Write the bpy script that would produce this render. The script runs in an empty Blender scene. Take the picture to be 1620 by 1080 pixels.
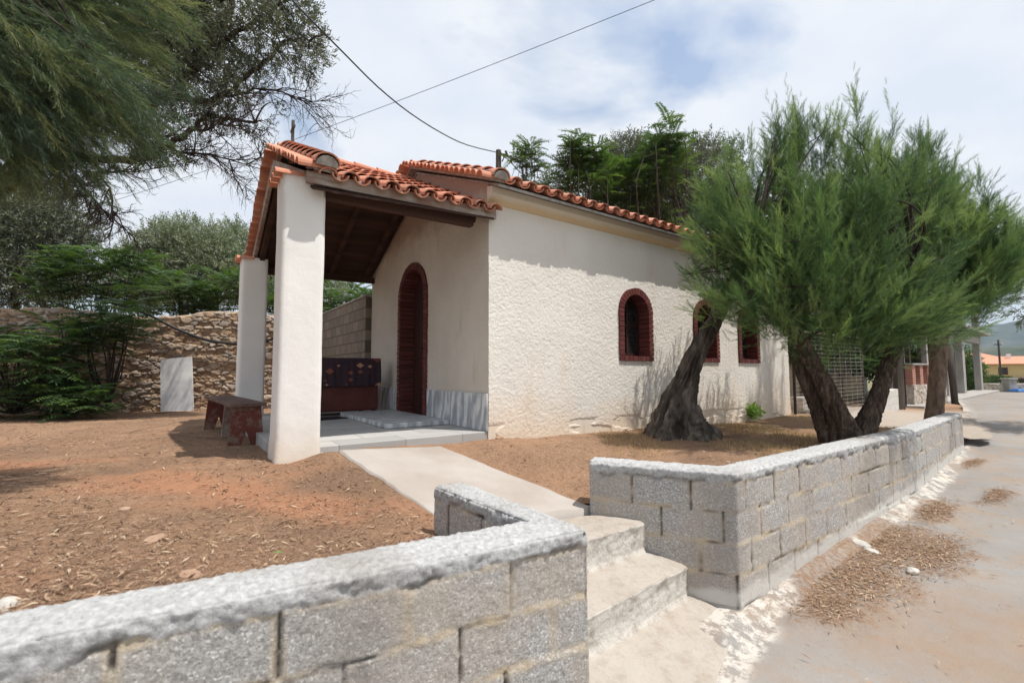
import bpy, bmesh, math, random
import numpy as np
from mathutils import Vector, Matrix
from mathutils.geometry import tessellate_polygon
R = math.radians
random.seed(7); rng = np.random.default_rng(11)
scn = bpy.context.scene
# ------------------------------------------------------------------ camera
CAMZ = 1.5; FPX = 726.4; PIT = R(3.834); ROL = R(.137)
cd = bpy.data.cameras.new('camera'); cam = bpy.data.objects.new('camera', cd); scn.collection.objects.link(cam); scn.camera = cam
cd.sensor_width = 36; cd.lens = FPX/1620*36; cd.clip_start = .05; cd.clip_end = 12000
cam.matrix_world = Matrix.Translation((0, 0, CAMZ)) @ Matrix.Rotation(R(90)+PIT, 4, 'X') @ Matrix.Rotation(-ROL, 4, 'Z')
cd.dof.use_dof = True; cd.dof.focus_distance = 4.8; cd.dof.aperture_fstop = 2.2
# ------------------------------------------------------------------ sun + sky
SUN = Vector((.394, -.138, 1)).normalized()
sl = bpy.data.lights.new('sun', 'SUN'); sl.energy = 4.7; sl.angle = R(.55); sl.color = (1, .955, .88)
so = bpy.data.objects.new('sun', sl); scn.collection.objects.link(so); so.rotation_euler = SUN.to_track_quat('Z', 'Y').to_euler(); so.location = (5, -3, 30)
w = bpy.data.worlds.new('World'); scn.world = w; w.use_nodes = True
nt = w.node_tree; nt.nodes.clear(); N = nt.nodes.new; L = nt.links.new
wo = N('ShaderNodeOutputWorld'); sky = N('ShaderNodeTexSky'); sky.sky_type = 'NISHITA'; sky.sun_disc = False
sky.sun_elevation = math.asin(SUN.z); sky.sun_rotation = math.atan2(SUN.x, SUN.y); sky.air_density = 1.3; sky.dust_density = 2.0; sky.ozone_density = 1.5
bg1 = N('ShaderNodeBackground'); L(sky.outputs[0], bg1.inputs[0]); bg1.inputs[1].default_value = .145
bg2 = N('ShaderNodeBackground'); bg2.inputs[1].default_value = .86
tc = N('ShaderNodeTexCoord'); sx = N('ShaderNodeSeparateXYZ'); L(tc.outputs['Generated'], sx.inputs[0])
zz = N('ShaderNodeMath'); zz.operation = 'MAXIMUM'; L(sx.outputs[2], zz.inputs[0]); zz.inputs[1].default_value = 0
za = N('ShaderNodeMath'); za.operation = 'ADD'; L(zz.outputs[0], za.inputs[0]); za.inputs[1].default_value = .32
dv = N('ShaderNodeVectorMath'); dv.operation = 'DIVIDE'; L(tc.outputs['Generated'], dv.inputs[0])
cb = N('ShaderNodeCombineXYZ'); [L(za.outputs[0], cb.inputs[i]) for i in range(3)]; L(cb.outputs[0], dv.inputs[1])
mp = N('ShaderNodeMapping'); L(dv.outputs[0], mp.inputs[0]); mp.inputs['Location'].default_value = (3.1, .7, 0)
n1 = N('ShaderNodeTexNoise'); L(mp.outputs[0], n1.inputs['Vector']); n1.inputs['Scale'].default_value = 1.7; n1.inputs['Detail'].default_value = 9; n1.inputs['Roughness'].default_value = .52; n1.inputs['Distortion'].default_value = .25
r1 = N('ShaderNodeValToRGB'); L(n1.outputs[0], r1.inputs[0]); r1.color_ramp.elements[0].position = .34; r1.color_ramp.elements[1].position = .45; r1.color_ramp.elements[0].color = (.22, .22, .22, 1)
n2 = N('ShaderNodeTexNoise'); L(mp.outputs[0], n2.inputs['Vector']); n2.inputs['Scale'].default_value = 4.2; n2.inputs['Detail'].default_value = 7
r2 = N('ShaderNodeValToRGB'); L(n2.outputs[0], r2.inputs[0])
r2.color_ramp.elements[0].position = .34; r2.color_ramp.elements[0].color = (.80, .865, .965, 1); r2.color_ramp.elements[1].position = .62; r2.color_ramp.elements[1].color = (.92, .95, 1, 1)
L(r2.outputs[0], bg2.inputs[0])
hz = N('ShaderNodeMapRange'); L(sx.outputs[2], hz.inputs[0]); hz.inputs[1].default_value = .02; hz.inputs[2].default_value = .22; hz.inputs[3].default_value = .35; hz.inputs[4].default_value = 1
mm = N('ShaderNodeMath'); mm.operation = 'MULTIPLY'; L(r1.outputs[0], mm.inputs[0]); L(hz.outputs[0], mm.inputs[1])
mx = N('ShaderNodeMixShader'); L(mm.outputs[0], mx.inputs[0]); L(bg1.outputs[0], mx.inputs[1]); L(bg2.outputs[0], mx.inputs[2]); L(mx.outputs[0], wo.inputs[0])
scn.view_settings.view_transform = 'Standard'; scn.view_settings.look = 'None'; scn.view_settings.exposure = .19; scn.view_settings.gamma = 1
scn.cycles.max_bounces = 6; scn.cycles.transparent_max_bounces = 8

# ------------------------------------------------------------------ maths helpers
YAW = R(54.674); BO = np.array([-.256, 4.996, .865]); UX = np.array([math.sin(YAW), math.cos(YAW), 0]); VX = np.array([-math.cos(YAW), math.sin(YAW), 0])
BROT = R(90-54.674)
def bw(u, v, z=0): return BO+UX*u+VX*v+np.array([0, 0, z])       # chapel coordinates to world
def ray(px, py):
    X = px-810; Y = py-540; c, s = math.cos(-ROL), math.sin(-ROL)
    a = (c*X-s*Y)/FPX; h = -(s*X+c*Y)/FPX
    return np.array([a, math.cos(PIT)-h*math.sin(PIT), math.sin(PIT)+h*math.cos(PIT)])
def at(px, py, y): r = ray(px, py); return np.array([0, 0, CAMZ])+r*y/r[1]   # a surveyed point at real depth y
def atz(px, py, z): r = ray(px, py); return np.array([0, 0, CAMZ])+r*(z-CAMZ)/r[2]
def vnoise(P, seed=0):
    P = np.asarray(P, float); i = np.floor(P).astype(np.int64); f = P-i; f = f*f*(3-2*f); out = 0
    D = P.shape[-1]
    for c in range(2**D):
        h = np.full(P.shape[:-1], seed*374761393 & 0xffffffff, np.int64); wgt = 1
        for d in range(D):
            b = (c >> d) & 1
            h = (h*1103515245+(i[..., d]+b)*(12345677+d*7654321)) & 0xffffffff; h = (h ^ (h >> 15))
            wgt = wgt*(f[..., d] if b else 1-f[..., d])
        h = (h*2246822519) & 0xffffffff; h ^= h >> 13; h = (h*3266489917) & 0xffffffff; h ^= h >> 16
        out = out+wgt*(h/4294967295.)
    return out
def fbm(P, seed=0, o=4):
    P = np.asarray(P, float); s = 0; a = .5; t = 0
    for k in range(o): s = s+a*vnoise(P*2**k+17.3*k, seed+k); t += a; a *= .5
    return s/t
def sstep(a, b, x): t = np.clip((x-a)/(b-a), 0, 1); return t*t*(3-2*t)
def h_street(x, y):
    s = np.asarray(x)*.8+np.asarray(y)*.6
    return np.interp(s, [-6, 0, 3, 4.8, 6.3, 10, 20, 40], [-.2, -.13, -.085, .016, .10, .24, .33, .33])
GP = np.array([(-2.3,3.9,.78),(-.2,4.9,.79),(.6,5.6,.75),(1.2,6.0,.72),(5.4,9.0,.66),(.56,3.6,.56),(-.45,2.75,.58),(-.55,3.1,.6),(.5,3.4,.5),(3.8,5.1,.66),(1.3,3.6,.70),(2.2,4.4,.72),
  (-1.4,1.5,.75),(-3,.6,.77),(-.9,1.9,.70),(-.35,2.2,.58),(-.55,2.45,.59),(-.8,2.8,.64),(-.62,2.2,.62),(-5,6.7,.74),(-7,9.7,.68),(-3,3,.76),(-1.5,4.0,.76),(-.73,4.45,.77),(-9,5,.74),(-9,1,.74),(6,6.9,.58),(7.6,8.4,.36),(9,10,.36),(8.6,11.3,.6),(8.7,10.2,.43),(11,12,.36),(5,13,.7),(0,14,.7),(13,14,.35),(10,14,.5)])
def h_garden(x, y):
    x = np.asarray(x, float); y = np.asarray(y, float); s = 0; t = 0
    for a, b, z in GP: q = 1/((x-a)**2+(y-b)**2+.05)**1.6; s = s+q*z; t = t+q
    z = s/t+.02*(fbm(np.stack([x*1.5, y*1.5], -1), 5)-.5)
    tp, dp = path_td(x, y); wgt = sstep(.85, .52, np.abs(dp))*sstep(-.5, -.1, tp)*sstep(1.5, 1.1, tp)
    return z*(1-wgt)+(.785-.275*np.clip(tp, -.1, 1.1))*wgt
def path_td(x, y): rx, ry = x+1.10, y-4.28; return (rx*.762-ry*.648)/1.575, rx*.648+ry*.762

# ------------------------------------------------------------------ object helpers
def link(o, parent=None):
    scn.collection.objects.link(o)
    if parent is not None: o.parent = parent
    return o
def tag(o, label=None, cat=None, group=None, kind=None):
    for k, v in (('label', label), ('category', cat), ('group', group), ('kind', kind)):
        if v: o[k] = v
    return o
def empty(name, loc, label, cat, rz=0, group=None):
    o = bpy.data.objects.new(name, None); o.empty_display_size = .1; o.location = tuple(loc); o.rotation_euler = (0, 0, rz); link(o)
    return tag(o, label, cat, group)
def npmesh(name, V, F, mat, parent=None, attrs=None, smooth=False, loc=None):
    V = np.asarray(V, np.float32).reshape(-1, 3); F = np.asarray(F, np.int32); k = F.shape[1]
    if loc is not None: V = V-np.asarray(loc, np.float32)
    me = bpy.data.meshes.new(name); me.vertices.add(len(V)); me.vertices.foreach_set('co', V.ravel())
    me.loops.add(F.size); me.loops.foreach_set('vertex_index', F.ravel()); me.polygons.add(len(F))
    me.polygons.foreach_set('loop_start', np.arange(0, F.size, k, dtype=np.int32)); me.polygons.foreach_set('loop_total', np.full(len(F), k, np.int32))
    if smooth: me.polygons.foreach_set('use_smooth', np.ones(len(F), bool))
    if attrs:
        for n, a in attrs.items():
            at_ = me.attributes.new(n, 'FLOAT', 'POINT'); at_.data.foreach_set('value', np.asarray(a, np.float32).ravel())
    me.update(calc_edges=True); me.materials.append(mat)
    o = bpy.data.objects.new(name, me)
    if loc is not None and parent is None: o.location = tuple(loc)
    return link(o, parent)
def gridfaces(n, m, wrap=False):
    i = np.arange(n-1)[:, None]; j = np.arange(m if wrap else m-1)[None]; j2 = (j+1) % m
    return np.stack([i*m+j, (i+1)*m+j, (i+1)*m+j2, i*m+j2], -1).reshape(-1, 4)
class MB:
    def __init__(s): s.v = []; s.f = []
    def add(s, v, f): o = len(s.v); s.v += [tuple(p) for p in v]; s.f += [tuple(i+o for i in q) for q in f]
    def box(s, x0, x1, y0, y1, z0, z1, M=None):
        v = [Vector((x, y, z)) for x in (x0, x1) for y in (y0, y1) for z in (z0, z1)]
        if M is not None: v = [M @ p for p in v]
        s.add(v, [(0, 1, 3, 2), (4, 6, 7, 5), (0, 4, 5, 1), (2, 3, 7, 6), (0, 2, 6, 4), (1, 5, 7, 3)])
    def beam(s, a, b, wd, ht, up=(0, 0, 1)):     # rectangular bar from a to b
        a = Vector(a); b = Vector(b); x = (b-a); l = x.length; x.normalize(); y = Vector(up).cross(x).normalized(); z = x.cross(y)
        M = Matrix.Translation(a) @ Matrix((x, y, z)).transposed().to_4x4(); s.box(0, l, -wd/2, wd/2, -ht/2, ht/2, M)
    def tube(s, pts, rad, seg=8, cap=True):
        pts = [Vector(p) for p in pts]; n = len(pts); rad = rad if hasattr(rad, '__len__') else [rad]*n; vv = []; up = None
        for i, p in enumerate(pts):
            t = (pts[min(i+1, n-1)]-pts[max(i-1, 0)]).normalized()
            if up is None: up = t.orthogonal().normalized()
            up = (up-t*up.dot(t)).normalized(); sd = t.cross(up)
            vv += [p+(up*math.cos(2*math.pi*k/seg)+sd*math.sin(2*math.pi*k/seg))*rad[i] for k in range(seg)]
        ff = [(i*seg+k, i*seg+(k+1) % seg, (i+1)*seg+(k+1) % seg, (i+1)*seg+k) for i in range(n-1) for k in range(seg)]
        if cap: ff += [tuple(range(seg-1, -1, -1)), tuple(range((n-1)*seg, n*seg))]
        s.add(vv, ff)
    def build(s, name, mat, parent=None, bevel=0, smooth=False, loc=None):
        v = s.v if loc is None else [(a-loc[0], b-loc[1], c-loc[2]) for a, b, c in s.v]
        me = bpy.data.meshes.new(name); me.from_pydata(v, [], s.f); 
        bm = bmesh.new(); bm.from_mesh(me)
        if bevel: bmesh.ops.bevel(bm, geom=bm.edges[:], offset=bevel, segments=2, profile=.5, affect='EDGES', clamp_overlap=True)
        bmesh.ops.recalc_face_normals(bm, faces=bm.faces[:]); bm.to_mesh(me); bm.free()
        if smooth: me.polygons.foreach_set('use_smooth', [True]*len(me.polygons))
        me.materials.append(mat); o = bpy.data.objects.new(name, me)
        if loc is not None: o.location = tuple(loc)
        return link(o, parent)
def prism(mb, outer, holes, fmap, t0, t1):       # 2D outline with holes, extruded; fmap(a, b, t) -> point
    loops = [outer]+holes; flat = [p for l in loops for p in l]; n = len(flat)
    tri = tessellate_polygon([[Vector((a, b, 0)) for a, b in l] for l in loops])
    v = [fmap(a, b, t0) for a, b in flat]+[fmap(a, b, t1) for a, b in flat]; f = [tuple(t) for t in tri]+[tuple(i+n for i in reversed(t)) for t in tri]; o = 0
    for l in loops:
        m = len(l); f += [(o+i, o+(i+1) % m, n+o+(i+1) % m, n+o+i) for i in range(m)]; o += m
    mb.add(v, f)
def arch(c, w, z0, z1, n=12): # arched outline: centre, width, bottom, top
    r = w/2; rise = r*1.0; zc = z1-rise
    return [(c-r, z0), (c+r, z0)]+[(c+r*math.cos(math.pi*k/n), zc+rise*math.sin(math.pi*k/n)) for k in range(n+1)]

# ------------------------------------------------------------------ materials
class G:
    def __init__(s, name):
        s.m = bpy.data.materials.new(name); s.m.use_nodes = True; s.t = s.m.node_tree; s.t.nodes.clear()
        s.out = s.n('ShaderNodeOutputMaterial'); s.p = s.n('ShaderNodeBsdfPrincipled'); s.l(s.p.outputs[0], s.out.inputs[0]); s.c = s.n('ShaderNodeTexCoord').outputs['Object']; s.nrm = None
        s.p.inputs['Specular IOR Level'].default_value = .25
    def n(s, k, **kw):
        x = s.t.nodes.new(k)
        for a, b in kw.items(): setattr(x, a, b)
        return x
    def l(s, a, b): s.t.links.new(a, b)
    def noise(s, sc, det=5, rough=.55, vec=None, dist=0, st=None):
        if st is not None: mpn = s.n('ShaderNodeMapping'); mpn.inputs['Scale'].default_value = st; s.l(vec or s.c, mpn.inputs[0]); vec = mpn.outputs[0]
        x = s.n('ShaderNodeTexNoise'); s.l(vec or s.c, x.inputs['Vector']); x.inputs['Scale'].default_value = sc; x.inputs['Detail'].default_value = det; x.inputs['Roughness'].default_value = rough; x.inputs['Distortion'].default_value = dist
        return x.outputs[0]
    def vor(s, sc, feat='F1', out=0, vec=None, st=None):
        if st is not None: mpn = s.n('ShaderNodeMapping'); mpn.inputs['Scale'].default_value = st; s.l(vec or s.c, mpn.inputs[0]); vec = mpn.outputs[0]
        x = s.n('ShaderNodeTexVoronoi'); x.feature = feat; s.l(vec or s.c, x.inputs['Vector']); x.inputs['Scale'].default_value = sc; return x.outputs[out]
    def ramp(s, f, els):
        x = s.n('ShaderNodeValToRGB'); s.l(f, x.inputs[0]); e = x.color_ramp.elements
        while len(e) < len(els): e.new(.5)
        for a, (p, c) in zip(e, els): a.position = p; a.color = (c, c, c, 1) if not hasattr(c, '__len__') else (*c, 1)
        return x.outputs[0]
    def mix(s, f, a, b, mode='MIX'):
        x = s.n('ShaderNodeMix', data_type='RGBA', blend_type=mode)
        for v, i in ((f, 0), (a, 6), (b, 7)):
            if isinstance(v, (int, float)): x.inputs[i].default_value = v
            elif isinstance(v, tuple): x.inputs[i].default_value = (*v, 1)
            else: s.l(v, x.inputs[i])
        return x.outputs[2]
    def math(s, op, a, b=None):
        x = s.n('ShaderNodeMath', operation=op)
        for i, v in enumerate((a, b)):
            if v is None: continue
            if isinstance(v, (int, float)): x.inputs[i].default_value = v
            else: s.l(v, x.inputs[i])
        return x.outputs[0]
    def attr(s, n): return s.n('ShaderNodeAttribute', attribute_name=n).outputs['Fac']
    def sep(s, i): x = s.n('ShaderNodeSeparateXYZ'); s.l(s.c, x.inputs[0]); return x.outputs[i]
    def bump(s, h, st=.5, d=.01):
        x = s.n('ShaderNodeBump'); s.l(h, x.inputs['Height']); x.inputs['Strength'].default_value = st; x.inputs['Distance'].default_value = d
        if s.nrm: s.l(s.nrm, x.inputs['Normal'])
        s.nrm = x.outputs[0]
    def done(s, col, rough=.85):
        if isinstance(col, tuple): s.p.inputs['Base Color'].default_value = (*col, 1)
        else: s.l(col, s.p.inputs['Base Color'])
        if isinstance(rough, (int, float)): s.p.inputs['Roughness'].default_value = rough
        else: s.l(rough, s.p.inputs['Roughness'])
        if s.nrm: s.l(s.nrm, s.p.inputs['Normal'])
        return s.m
def simple(name, c1, c2, sc=6, rough=.8, bs=40, bd=.004, st=None, spec=None):
    g = G(name); n = g.noise(sc, 6, st=st); c = g.ramp(n, [(.35, c1), (.65, c2)]); g.bump(g.noise(bs, 5, st=st), .6, bd)
    if spec: g.p.inputs['Specular IOR Level'].default_value = spec
    return g.done(c, rough)
M = {}
g = G('roughcast')                                    # cream roughcast render, stained towards its foot
base = g.mix(g.ramp(g.noise(1.3, 6), [(.3, 0), (.7, 1)]), (.79, .755, .70), (.71, .67, .615))
st = g.ramp(g.math('ADD', g.sep(2), g.math('MULTIPLY', g.noise(1.1, 6), 1.1)), [(.45, 1), (1.15, 0)])
base = g.mix(g.math('MULTIPLY', st, .6), base, (.66, .50, .34))
base = g.mix(g.ramp(g.noise(2.3, 8, .65, st=(1.3, 1.3, .35)), [(.56, 0), (.75, .4)]), base, (.60, .47, .34))
g.bump(g.noise(90, 5, .7), .7, .008); M['roughcast'] = g.done(base, .95)
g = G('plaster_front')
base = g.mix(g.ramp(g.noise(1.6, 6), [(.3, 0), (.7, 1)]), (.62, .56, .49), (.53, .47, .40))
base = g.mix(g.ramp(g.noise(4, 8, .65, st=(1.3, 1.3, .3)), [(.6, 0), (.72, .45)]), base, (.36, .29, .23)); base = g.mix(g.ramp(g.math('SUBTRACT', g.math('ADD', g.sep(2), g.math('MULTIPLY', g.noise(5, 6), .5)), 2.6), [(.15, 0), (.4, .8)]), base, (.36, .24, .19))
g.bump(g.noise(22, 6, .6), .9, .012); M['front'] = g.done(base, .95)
g = G('white_paint')
base = g.mix(g.ramp(g.noise(2.2, 7), [(.35, 0), (.7, 1)]), (.80, .785, .76), (.75, .73, .70))
st = g.ramp(g.math('ADD', g.sep(2), g.math('MULTIPLY', g.noise(6, 6), .35)), [(.05, 1), (.42, 0)])
base = g.mix(g.math('MULTIPLY', st, .7), base, (.60, .49, .37)); g.bump(g.noise(9, 6), .35, .012); g.bump(g.noise(90, 3), .3, .003); M['white'] = g.done(base, .8)
g = G('terracotta')
isl = g.n('ShaderNodeNewGeometry').outputs['Random Per Island']
base = g.ramp(isl, [(0, (.44, .17, .105)), (.5, (.56, .235, .15)), (1, (.64, .32, .22))])
base = g.mix(g.ramp(g.noise(9, 7, .65), [(.50, 0), (.70, .8)]), base, (.42, .27, .20)); base = g.mix(g.ramp(g.noise(17, 7, .7), [(.58, 0), (.68, .75)]), base, (.20, .15, .12)); base = g.mix(g.ramp(g.noise(30, 5), [(.62, 0), (.75, .5)]), base, (.62, .42, .33))
g.bump(g.noise(60, 4), .4, .003); M['tile'] = g.done(base, .85)
g = G('mortar'); M['mortar'] = (g.bump(g.noise(25, 7, .7), 1, .02), g.done(g.ramp(g.noise(12, 7), [(.3, (.24, .22, .20)), (.7, (.48, .45, .42))]), .95))[1]
g = G('painted_brick')
isl = g.n('ShaderNodeNewGeometry').outputs['Random Per Island']
base = g.mix(isl, (.095, .026, .024), (.15, .042, .037)); base = g.mix(g.ramp(g.noise(25, 5), [(.55, 0), (.75, .5)]), base, (.12, .05, .045)); g.bump(g.noise(50, 5), .7, .004); M['brick'] = g.done(base, .7)
M['dark_red'] = simple('dark_red_paint', (.10, .025, .022), (.15, .04, .035), 8, .55)
M['door'] = simple('door_wood', (.035, .014, .012), (.06, .022, .018), 5, .5, st=(1, 1, .1))
M['roof_wood'] = simple('stained_wood', (.035, .017, .012), (.075, .036, .025), 5, .8, 30, .004, st=(.12, 1, 1))
g = G('weathered_wood'); f = g.noise(14, 7, .65, st=(.12, 1.4, 1.4)); base = g.ramp(f, [(.25, (.16, .10, .075)), (.5, (.34, .29, .25)), (.7, (.50, .46, .42))])
base = g.mix(g.ramp(g.noise(3, 5), [(.42, 0), (.62, .8)]), base, (.19, .10, .07)); g.bump(f, .7, .006); M['grey_wood'] = g.done(base, .85)
M['dark_wood'] = simple('dark_weathered_wood', (.06, .055, .05), (.12, .11, .10), 20, .9)
g = G('marble'); wv = g.n('ShaderNodeTexWave'); wv.wave_type = 'BANDS'; wv.bands_direction = 'DIAGONAL'; mpn = g.n('ShaderNodeMapping'); mpn.inputs['Scale'].default_value = (2.2, 2.2, .55); g.l(g.c, mpn.inputs[0]); g.l(mpn.outputs[0], wv.inputs['Vector'])
wv.inputs['Scale'].default_value = 1.6; wv.inputs['Distortion'].default_value = 9; wv.inputs['Detail'].default_value = 5; wv.inputs['Detail Scale'].default_value = 1.6
base = g.ramp(wv.outputs[1], [(.1, (.30, .32, .345)), (.5, (.46, .475, .49)), (.9, (.66, .665, .66))]); M['marble'] = g.done(g.mix(g.ramp(g.noise(7, 6), [(.4, 0), (.7, .6)]), base, (.40, .41, .42)), .45)
g = G('floor_marble'); bk = g.n('ShaderNodeTexBrick'); g.l(g.c, bk.inputs[0]); bk.offset = .5; bk.inputs['Scale'].default_value = 1; bk.inputs['Brick Width'].default_value = .62; bk.inputs['Row Height'].default_value = .31; bk.inputs['Mortar Size'].default_value = .006
bk.inputs['Color1'].default_value = (.36, .355, .345, 1); bk.inputs['Color2'].default_value = (.50, .49, .47, 1); bk.inputs['Mortar'].default_value = (.22, .2, .18, 1)
base = g.mix(g.ramp(g.noise(3.5, 8, .65, st=(.4, 1.6, 1)), [(.35, 0), (.7, .8)]), bk.outputs[0], (.34, .33, .32)); M['floor'] = g.done(base, .6)
g = G('path_concrete'); base = g.mix(g.ramp(g.noise(1.8, 8, .6), [(.35, 0), (.68, 1)]), (.40, .365, .335), (.33, .285, .25))
base = g.mix(g.ramp(g.noise(55, 5, .6), [(.6, 0), (.75, .4)]), base, (.20, .16, .13)); g.bump(g.noise(14, 8, .65), .5, .01); g.bump(g.noise(150, 3), .4, .003); M['path'] = g.done(base, .92)
g = G('step_concrete')                                # the same cement with flaking whitewash
base = g.mix(g.ramp(g.noise(2.5, 8, .6), [(.35, 0), (.68, 1)]), (.36, .32, .28), (.31, .255, .21))
geo = g.n('ShaderNodeNewGeometry'); sp = g.n('ShaderNodeSeparateXYZ'); g.l(geo.outputs['True Normal'], sp.inputs[0]); up = g.ramp(sp.outputs[2], [(.3, 1), (.8, .25)])
lime = g.ramp(g.noise(11, 9, .72), [(.36, 0), (.52, 1)]); base = g.mix(g.math('MULTIPLY', lime, up), base, (.58, .55, .50))
base = g.mix(g.ramp(g.noise(60, 5, .6), [(.6, 0), (.75, .5)]), base, (.2, .16, .13)); g.bump(g.noise(12, 8, .7), .8, .02); g.bump(g.noise(130, 3), .4, .003); M['step'] = g.done(base, .92)
g = G('cinder_block')                                 # grit, ochre mortar smears, pale cement capping
grit = g.vor(150, out=1); sg = g.n('ShaderNodeSeparateColor'); g.l(grit, sg.inputs[0]); n0 = g.noise(2.2, 6)
base = g.ramp(sg.outputs[0], [(0, (.25, .235, .225)), (.3, (.36, .345, .33)), (.85, (.46, .445, .43)), (1, (.70, .69, .67))])
base = g.mix(g.ramp(n0, [(.4, 0), (.62, .5)]), base, (.44, .37, .30))
mort = g.math('MULTIPLY', g.attr('mortar'), g.ramp(g.noise(6, 6), [(.38, .1), (.62, .95)])); base = g.mix(mort, base, (.52, .42, .29))
capc = g.ramp(g.noise(45, 8, .72), [(.3, (.24, .235, .235)), (.48, (.40, .40, .40)), (.68, (.55, .55, .545))]); base = g.mix(g.attr('cap'), base, capc)
base = g.mix(g.ramp(g.noise(1.6, 7, .6, st=(1, 1, .6)), [(.5, 0), (.68, .55)]), base, (.24, .21, .185)); base = g.mix(g.attr('lime'), base, (.56, .54, .50)); base = g.mix(g.attr('joint'), base, (.045, .04, .035))
g.bump(g.noise(70, 6, .75), .8, .007); g.bump(g.noise(26, 7, .7), .5, .008); g.bump(g.noise(220, 3), .5, .003); M['block'] = g.done(base, .95)
g = G('old_block'); bk = g.n('ShaderNodeTexBrick'); mpn = g.n('ShaderNodeMapping'); mpn.inputs['Rotation'].default_value = (R(90), 0, 0); cbx = g.n('ShaderNodeCombineXYZ'); g.l(g.sep(1), cbx.inputs[0]); g.l(g.sep(2), cbx.inputs[1]); g.l(cbx.outputs[0], bk.inputs[0])
bk.inputs['Scale'].default_value = 1; bk.inputs['Brick Width'].default_value = .4; bk.inputs['Row Height'].default_value = .2; bk.inputs['Mortar Size'].default_value = .012; bk.inputs['Color1'].default_value = (.22, .185, .15, 1); bk.inputs['Color2'].default_value = (.30, .25, .205, 1); bk.inputs['Mortar'].default_value = (.12, .10, .08, 1)
g.bump(bk.outputs['Fac'], -.8, .012); g.bump(g.noise(35, 6, .7), .7, .01); M['old_block'] = g.done(g.mix(g.ramp(g.noise(5, 7), [(.4, 0), (.7, .6)]), bk.outputs[0], (.17, .14, .115)), .95)
g = G('rubble_stone'); cr = g.attr('cell'); base = g.ramp(cr, [(0, (.26, .17, .11)), (.25, (.44, .30, .19)), (.5, (.52, .38, .26)), (.75, (.34, .29, .25)), (1, (.60, .50, .40))])
base = g.mix(g.ramp(g.noise(8, 7), [(.4, 0), (.7, .6)]), base, (.24, .17, .125)); base = g.mix(g.attr('gap'), base, (.07, .045, .03)); g.bump(g.noise(18, 7, .7), .9, .03); M['rubble'] = g.done(base, .95)
g = G('garden_soil')                                  # red earth under a brown needle litter
base = g.mix(g.ramp(g.noise(1.1, 7, .6), [(.38, 0), (.62, 1)]), (.33, .188, .112), (.235, .132, .080))
base = g.mix(g.ramp(g.noise(55, 8, .75), [(.42, 0), (.68, .9)]), base, (.40, .28, .185)); base = g.mix(g.ramp(g.noise(24, 7, .7), [(.52, 0), (.72, .65)]), base, (.10, .055, .037))
base = g.mix(g.ramp(g.noise(.8, 8, .65), [(.48, 0), (.62, .6)]), base, (.16, .10, .066)); base = g.mix(g.attr('red'), base, (.42, .205, .115)); base = g.mix(g.attr('gravel'), base, (.40, .35, .30)); base = g.mix(g.attr('dry'), base, (.30, .215, .115))
g.bump(g.noise(38, 8, .75), 1, .022); g.bump(g.noise(6, 5), .6, .04); M['soil'] = g.done(base, .97)
g = G('street_concrete')
base = g.mix(g.ramp(g.noise(.7, 8, .6), [(.38, 0), (.62, 1)]), (.275, .262, .25), (.225, .21, .197)); base = g.mix(g.ramp(g.noise(2.4, 9, .68), [(.46, 0), (.62, .75)]), base, (.29, .22, .165))
base = g.mix(g.ramp(g.noise(80, 6, .7), [(.55, 0), (.72, .6)]), base, (.19, .17, .155)); base = g.mix(g.ramp(g.noise(5, 9, .75), [(.60, 0), (.70, .6)]), base, (.17, .145, .125))
base = g.mix(g.math('MULTIPLY', g.attr('dust'), g.ramp(g.noise(3, 9, .7), [(.35, .2), (.6, 1)])), base, (.265, .195, .145)); base = g.mix(g.math('MULTIPLY', g.attr('lime'), g.ramp(g.noise(9, 10, .8), [(.46, 0), (.54, 1)])), base, (.50, .465, .42))
base = g.mix(g.math('MULTIPLY', g.attr('litter'), g.ramp(g.noise(28, 8, .8), [(.42, .1), (.56, 1)])), base, (.20, .125, .078)); g.bump(g.noise(9, 8, .65), .5, .02); g.bump(g.noise(120, 4), .6, .005); M['street'] = g.done(base, .9)
g = G('dry_ground'); M['ground'] = g.done(g.mix(g.ramp(g.noise(.3, 8), [(.35, 0), (.65, 1)]), (.22, .17, .10), (.12, .13, .06)), .95)
g = G('bark'); f = g.noise(16, 8, .75, st=(1, 1, .22), dist=1.2); base = g.ramp(f, [(.34, (.022, .015, .012)), (.5, (.10, .07, .052)), (.66, (.24, .18, .14))]); g.bump(f, 1, .045); g.bump(g.noise(60, 5, .7), .7, .008); M['bark'] = g.done(base, .95)
M['bark_pale'] = simple('bark_pale', (.09, .062, .046), (.23, .165, .12), 16, .95, 26, .03, st=(1, 1, .35))
g = G('olive_bark'); f = g.noise(7, 8, .72, st=(1, 1, .25), dist=.6); base = g.ramp(f, [(.3, (.02, .016, .013)), (.5, (.10, .08, .065)), (.68, (.27, .23, .19))]); g.bump(f, 1, .05); g.bump(g.noise(40, 6, .7), .7, .01); M['olive_bark'] = g.done(base, .95)
M['twig'] = simple('twig', (.028, .02, .016), (.06, .045, .036), 20, .9)
def leafmat(name, cols, trans=.3, rough=.55, tcol=None):
    g = G(name); base = g.ramp(g.attr('tint'), [(i/(len(cols)-1), c) for i, c in enumerate(cols)]); g.done(base, rough); g.p.inputs['Specular IOR Level'].default_value = .3
    tr = g.n('ShaderNodeBsdfTranslucent'); g.l(g.mix(1.0, base, tcol or (1.5, 1.7, .7), 'MULTIPLY'), tr.inputs[0]); ms = g.n('ShaderNodeMixShader'); ms.inputs[0].default_value = trans
    g.l(g.p.outputs[0], ms.inputs[1]); g.l(tr.outputs[0], ms.inputs[2]); g.l(ms.outputs[0], g.out.inputs[0]); return g.m
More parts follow.
